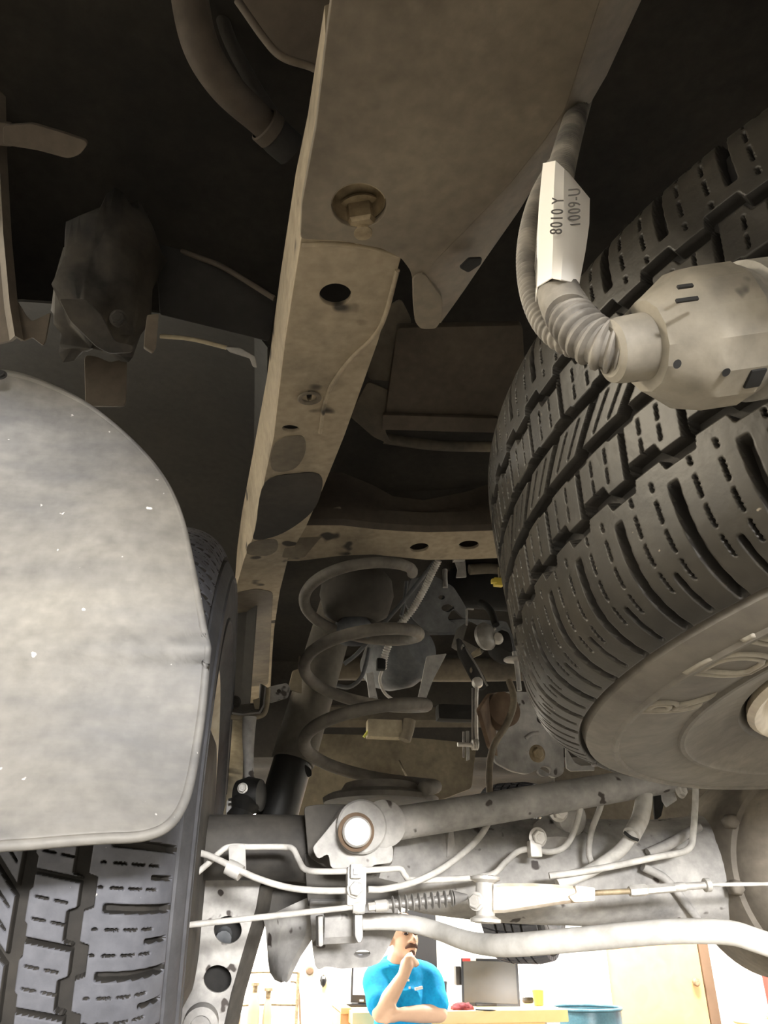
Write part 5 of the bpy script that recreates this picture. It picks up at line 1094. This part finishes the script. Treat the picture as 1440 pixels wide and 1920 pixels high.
# ================================================================== TRAILER PLUG AND ITS WIRING
def trailer_plug():
    a, b = at(1140, 660, .205), at(1470, 612, .20); d = (b - a).normalized(); L = (b - a).length; s = m_of(1, at(1300, 630, .203))
    t = thing('trailer_plug', 'dusty pale plastic trailer wiring plug at the right edge', 'plug', at(1320, 760, .2))
    def X(px): return L * (px - 1140) / 330
    lathe('cable_boot', [(46 * s, 0), (57 * s, X(1146)), (60 * s, X(1160)), (63 * s, X(1212)), (50 * s, X(1225))], a, d, 'plug', t, 40, 25)
    lathe('housing', [(64 * s, X(1203)), (84 * s, X(1204)), (92 * s, X(1216)), (127 * s, X(1262)), (133 * s, X(1285)), (134 * s, X(1352)), (120 * s, X(1358))], a, d, 'plug', t, 14, 22, a0=R(18))
    lathe('locking_ring', [(118 * s, X(1345)), (126 * s, X(1352)), (126 * s, X(1366)), (119 * s, X(1370)), (119 * s, X(1382)), (132 * s, X(1388)), (132 * s, X(1490)), (90 * s, X(1500))], a, d, 'plugd', t, 40, 25)
    # raised flat tab and marks on the housing
    def on_plug(px, py, rr):
        d0 = ray(px, py); k = .1
        while k < .5:
            p = CAM + d0 * k; x = p - a
            if (x - d * x.dot(d)).length < rr: break
            k += .0003
        x = p - a; return p, (x - d * x.dot(d)).normalized()
    for px0, px1, py in ((1266, 1298, 542), (1262, 1308, 566)):
        P0, n0 = on_plug((px0 + px1) / 2, py, 131 * s)
        box('moulded_mark', P0 + n0 * .0012, (m_of(px1 - px0, P0), m_of(8, P0), .001), 'darker', t, .0003, Matrix((d, n0.cross(d), n0)).transposed())
    for px0, py in ((1360, 697), (1268, 682)):
        P0, n0 = on_plug(px0, py, 131 * s); lathe('screw_hole', [(.0012, 0), (.0016, .0006), (0, .0006)], P0, n0, 'darker', t, 16)
    P0, n0 = on_plug(1412, 705, 126 * s); box('ring_notch', P0, (m_of(34, P0), m_of(42, P0), .004), 'darker', t, .001, Matrix((d, n0.cross(d), n0)).transposed())
    t = thing('wire_conduit', 'grey ribbed conduit curving down into the trailer plug', 'conduit', at(1070, 620, .22))
    P = [at(*q) for q in ((1172, 656, .204), (1120, 643, .207), (1082, 612, .21), (1058, 575, .215), (1045, 540, .22))]
    tube('corrugated_end', P, [m_of(45, P[0]), m_of(45, P[0]), m_of(44, P[0]), m_of(42, P[0]), m_of(36, P[0])], 'conduit', t, rib=(.0037, .0016), n=32)
    ptube('conduit_sleeve', [(1064, 590, .211), (1050, 558, .216), (1042, 520, .222), (1040, 470, .235)], [84, 82, 74, 64], 'conduit', t, n=28)
    Q = [at(*q) for q in ((1038, 500, .232), (1040, 420, .25), (1048, 340, .275), (1062, 280, .295), (1082, 210, .32), (1110, 120, .345))]
    tube('corrugated_upper', Q, m_of(23, Q[3]), 'conduit', t, rib=(.0036, .0010), n=24)
    t = thing('second_conduit', 'dark ribbed conduit looping behind the white tag', 'conduit', at(990, 520, .25))
    Q = [at(*q) for q in ((1130, 650, .222), (1080, 648, .226), (1035, 622, .232), (1005, 575, .24), (990, 510, .25), (992, 440, .262), (1010, 370, .28), (1040, 310, .30))]
    tube('conduit_tube', Q, m_of(21, Q[3]), 'conduit', t, rib=(.0038, .0009), n=24)
    # white part-number tag wrapped round the conduit
    t = thing('paper_tag', 'white printed paper tag wrapped around the ribbed conduit', 'tag', at(1050, 530, .21))
    fold = [(1058, 316), (1057, 360), (1057, 420), (1056, 470), (1052, 524)]; lf = [(1018, 306), (1013, 360), (1010, 420), (1009, 480), (1007, 538)]; rt = [(1072, 338), (1106, 372), (1105, 420), (1098, 470), (1085, 539)]
    rg = []
    for k, (l, f, r) in enumerate(zip(lf, fold, rt)):
        Yk = .238 - .007 * k
        A, B, D = at(l[0], l[1], Yk + .006), at(f[0], f[1], Yk - .006), at(r[0], r[1], Yk + .001)
        rg.append([A + Vector((.002, .008, 0)), A, A.lerp(B, .5) + Vector((0, -.003, 0)), B, B.lerp(D, .5) + Vector((0, -.001, 0)), D])
    loft('tag_sheet', rg, 'tag', t, closed=False, th=.0004)
    def text(s_, px0, py0, px1, py1, Y, size):
        p, q = at(px0, py0, Y), at(px1, py1, Y); e1 = (q - p).normalized(); n = (CAM - p).normalized(); n = (n - e1 * n.dot(e1)).normalized(); e2 = n.cross(e1)
        cu = bpy.data.curves.new('t', 'FONT'); cu.body = s_; cu.size = size; cu.extrude = .00012; cu.space_character = 1.15
        o = bpy.data.objects.new('tmp', cu); C.objects.link(o); bpy.context.view_layer.update()
        me = bpy.data.meshes.new_from_object(o.evaluated_get(bpy.context.evaluated_depsgraph_get())); bpy.data.objects.remove(o)
        mt = Matrix((e1, e2, n)).transposed().to_4x4(); mt.translation = p + n * .0018; me.transform(mt)
        put('printed_text', me, 'ink', t, smooth=False)
    text('8010 Y', 1053, 446, 1057, 372, .2135, .0072); text('1009-U', 1088, 432, 1088, 360, .219, .0076)
trailer_plug()
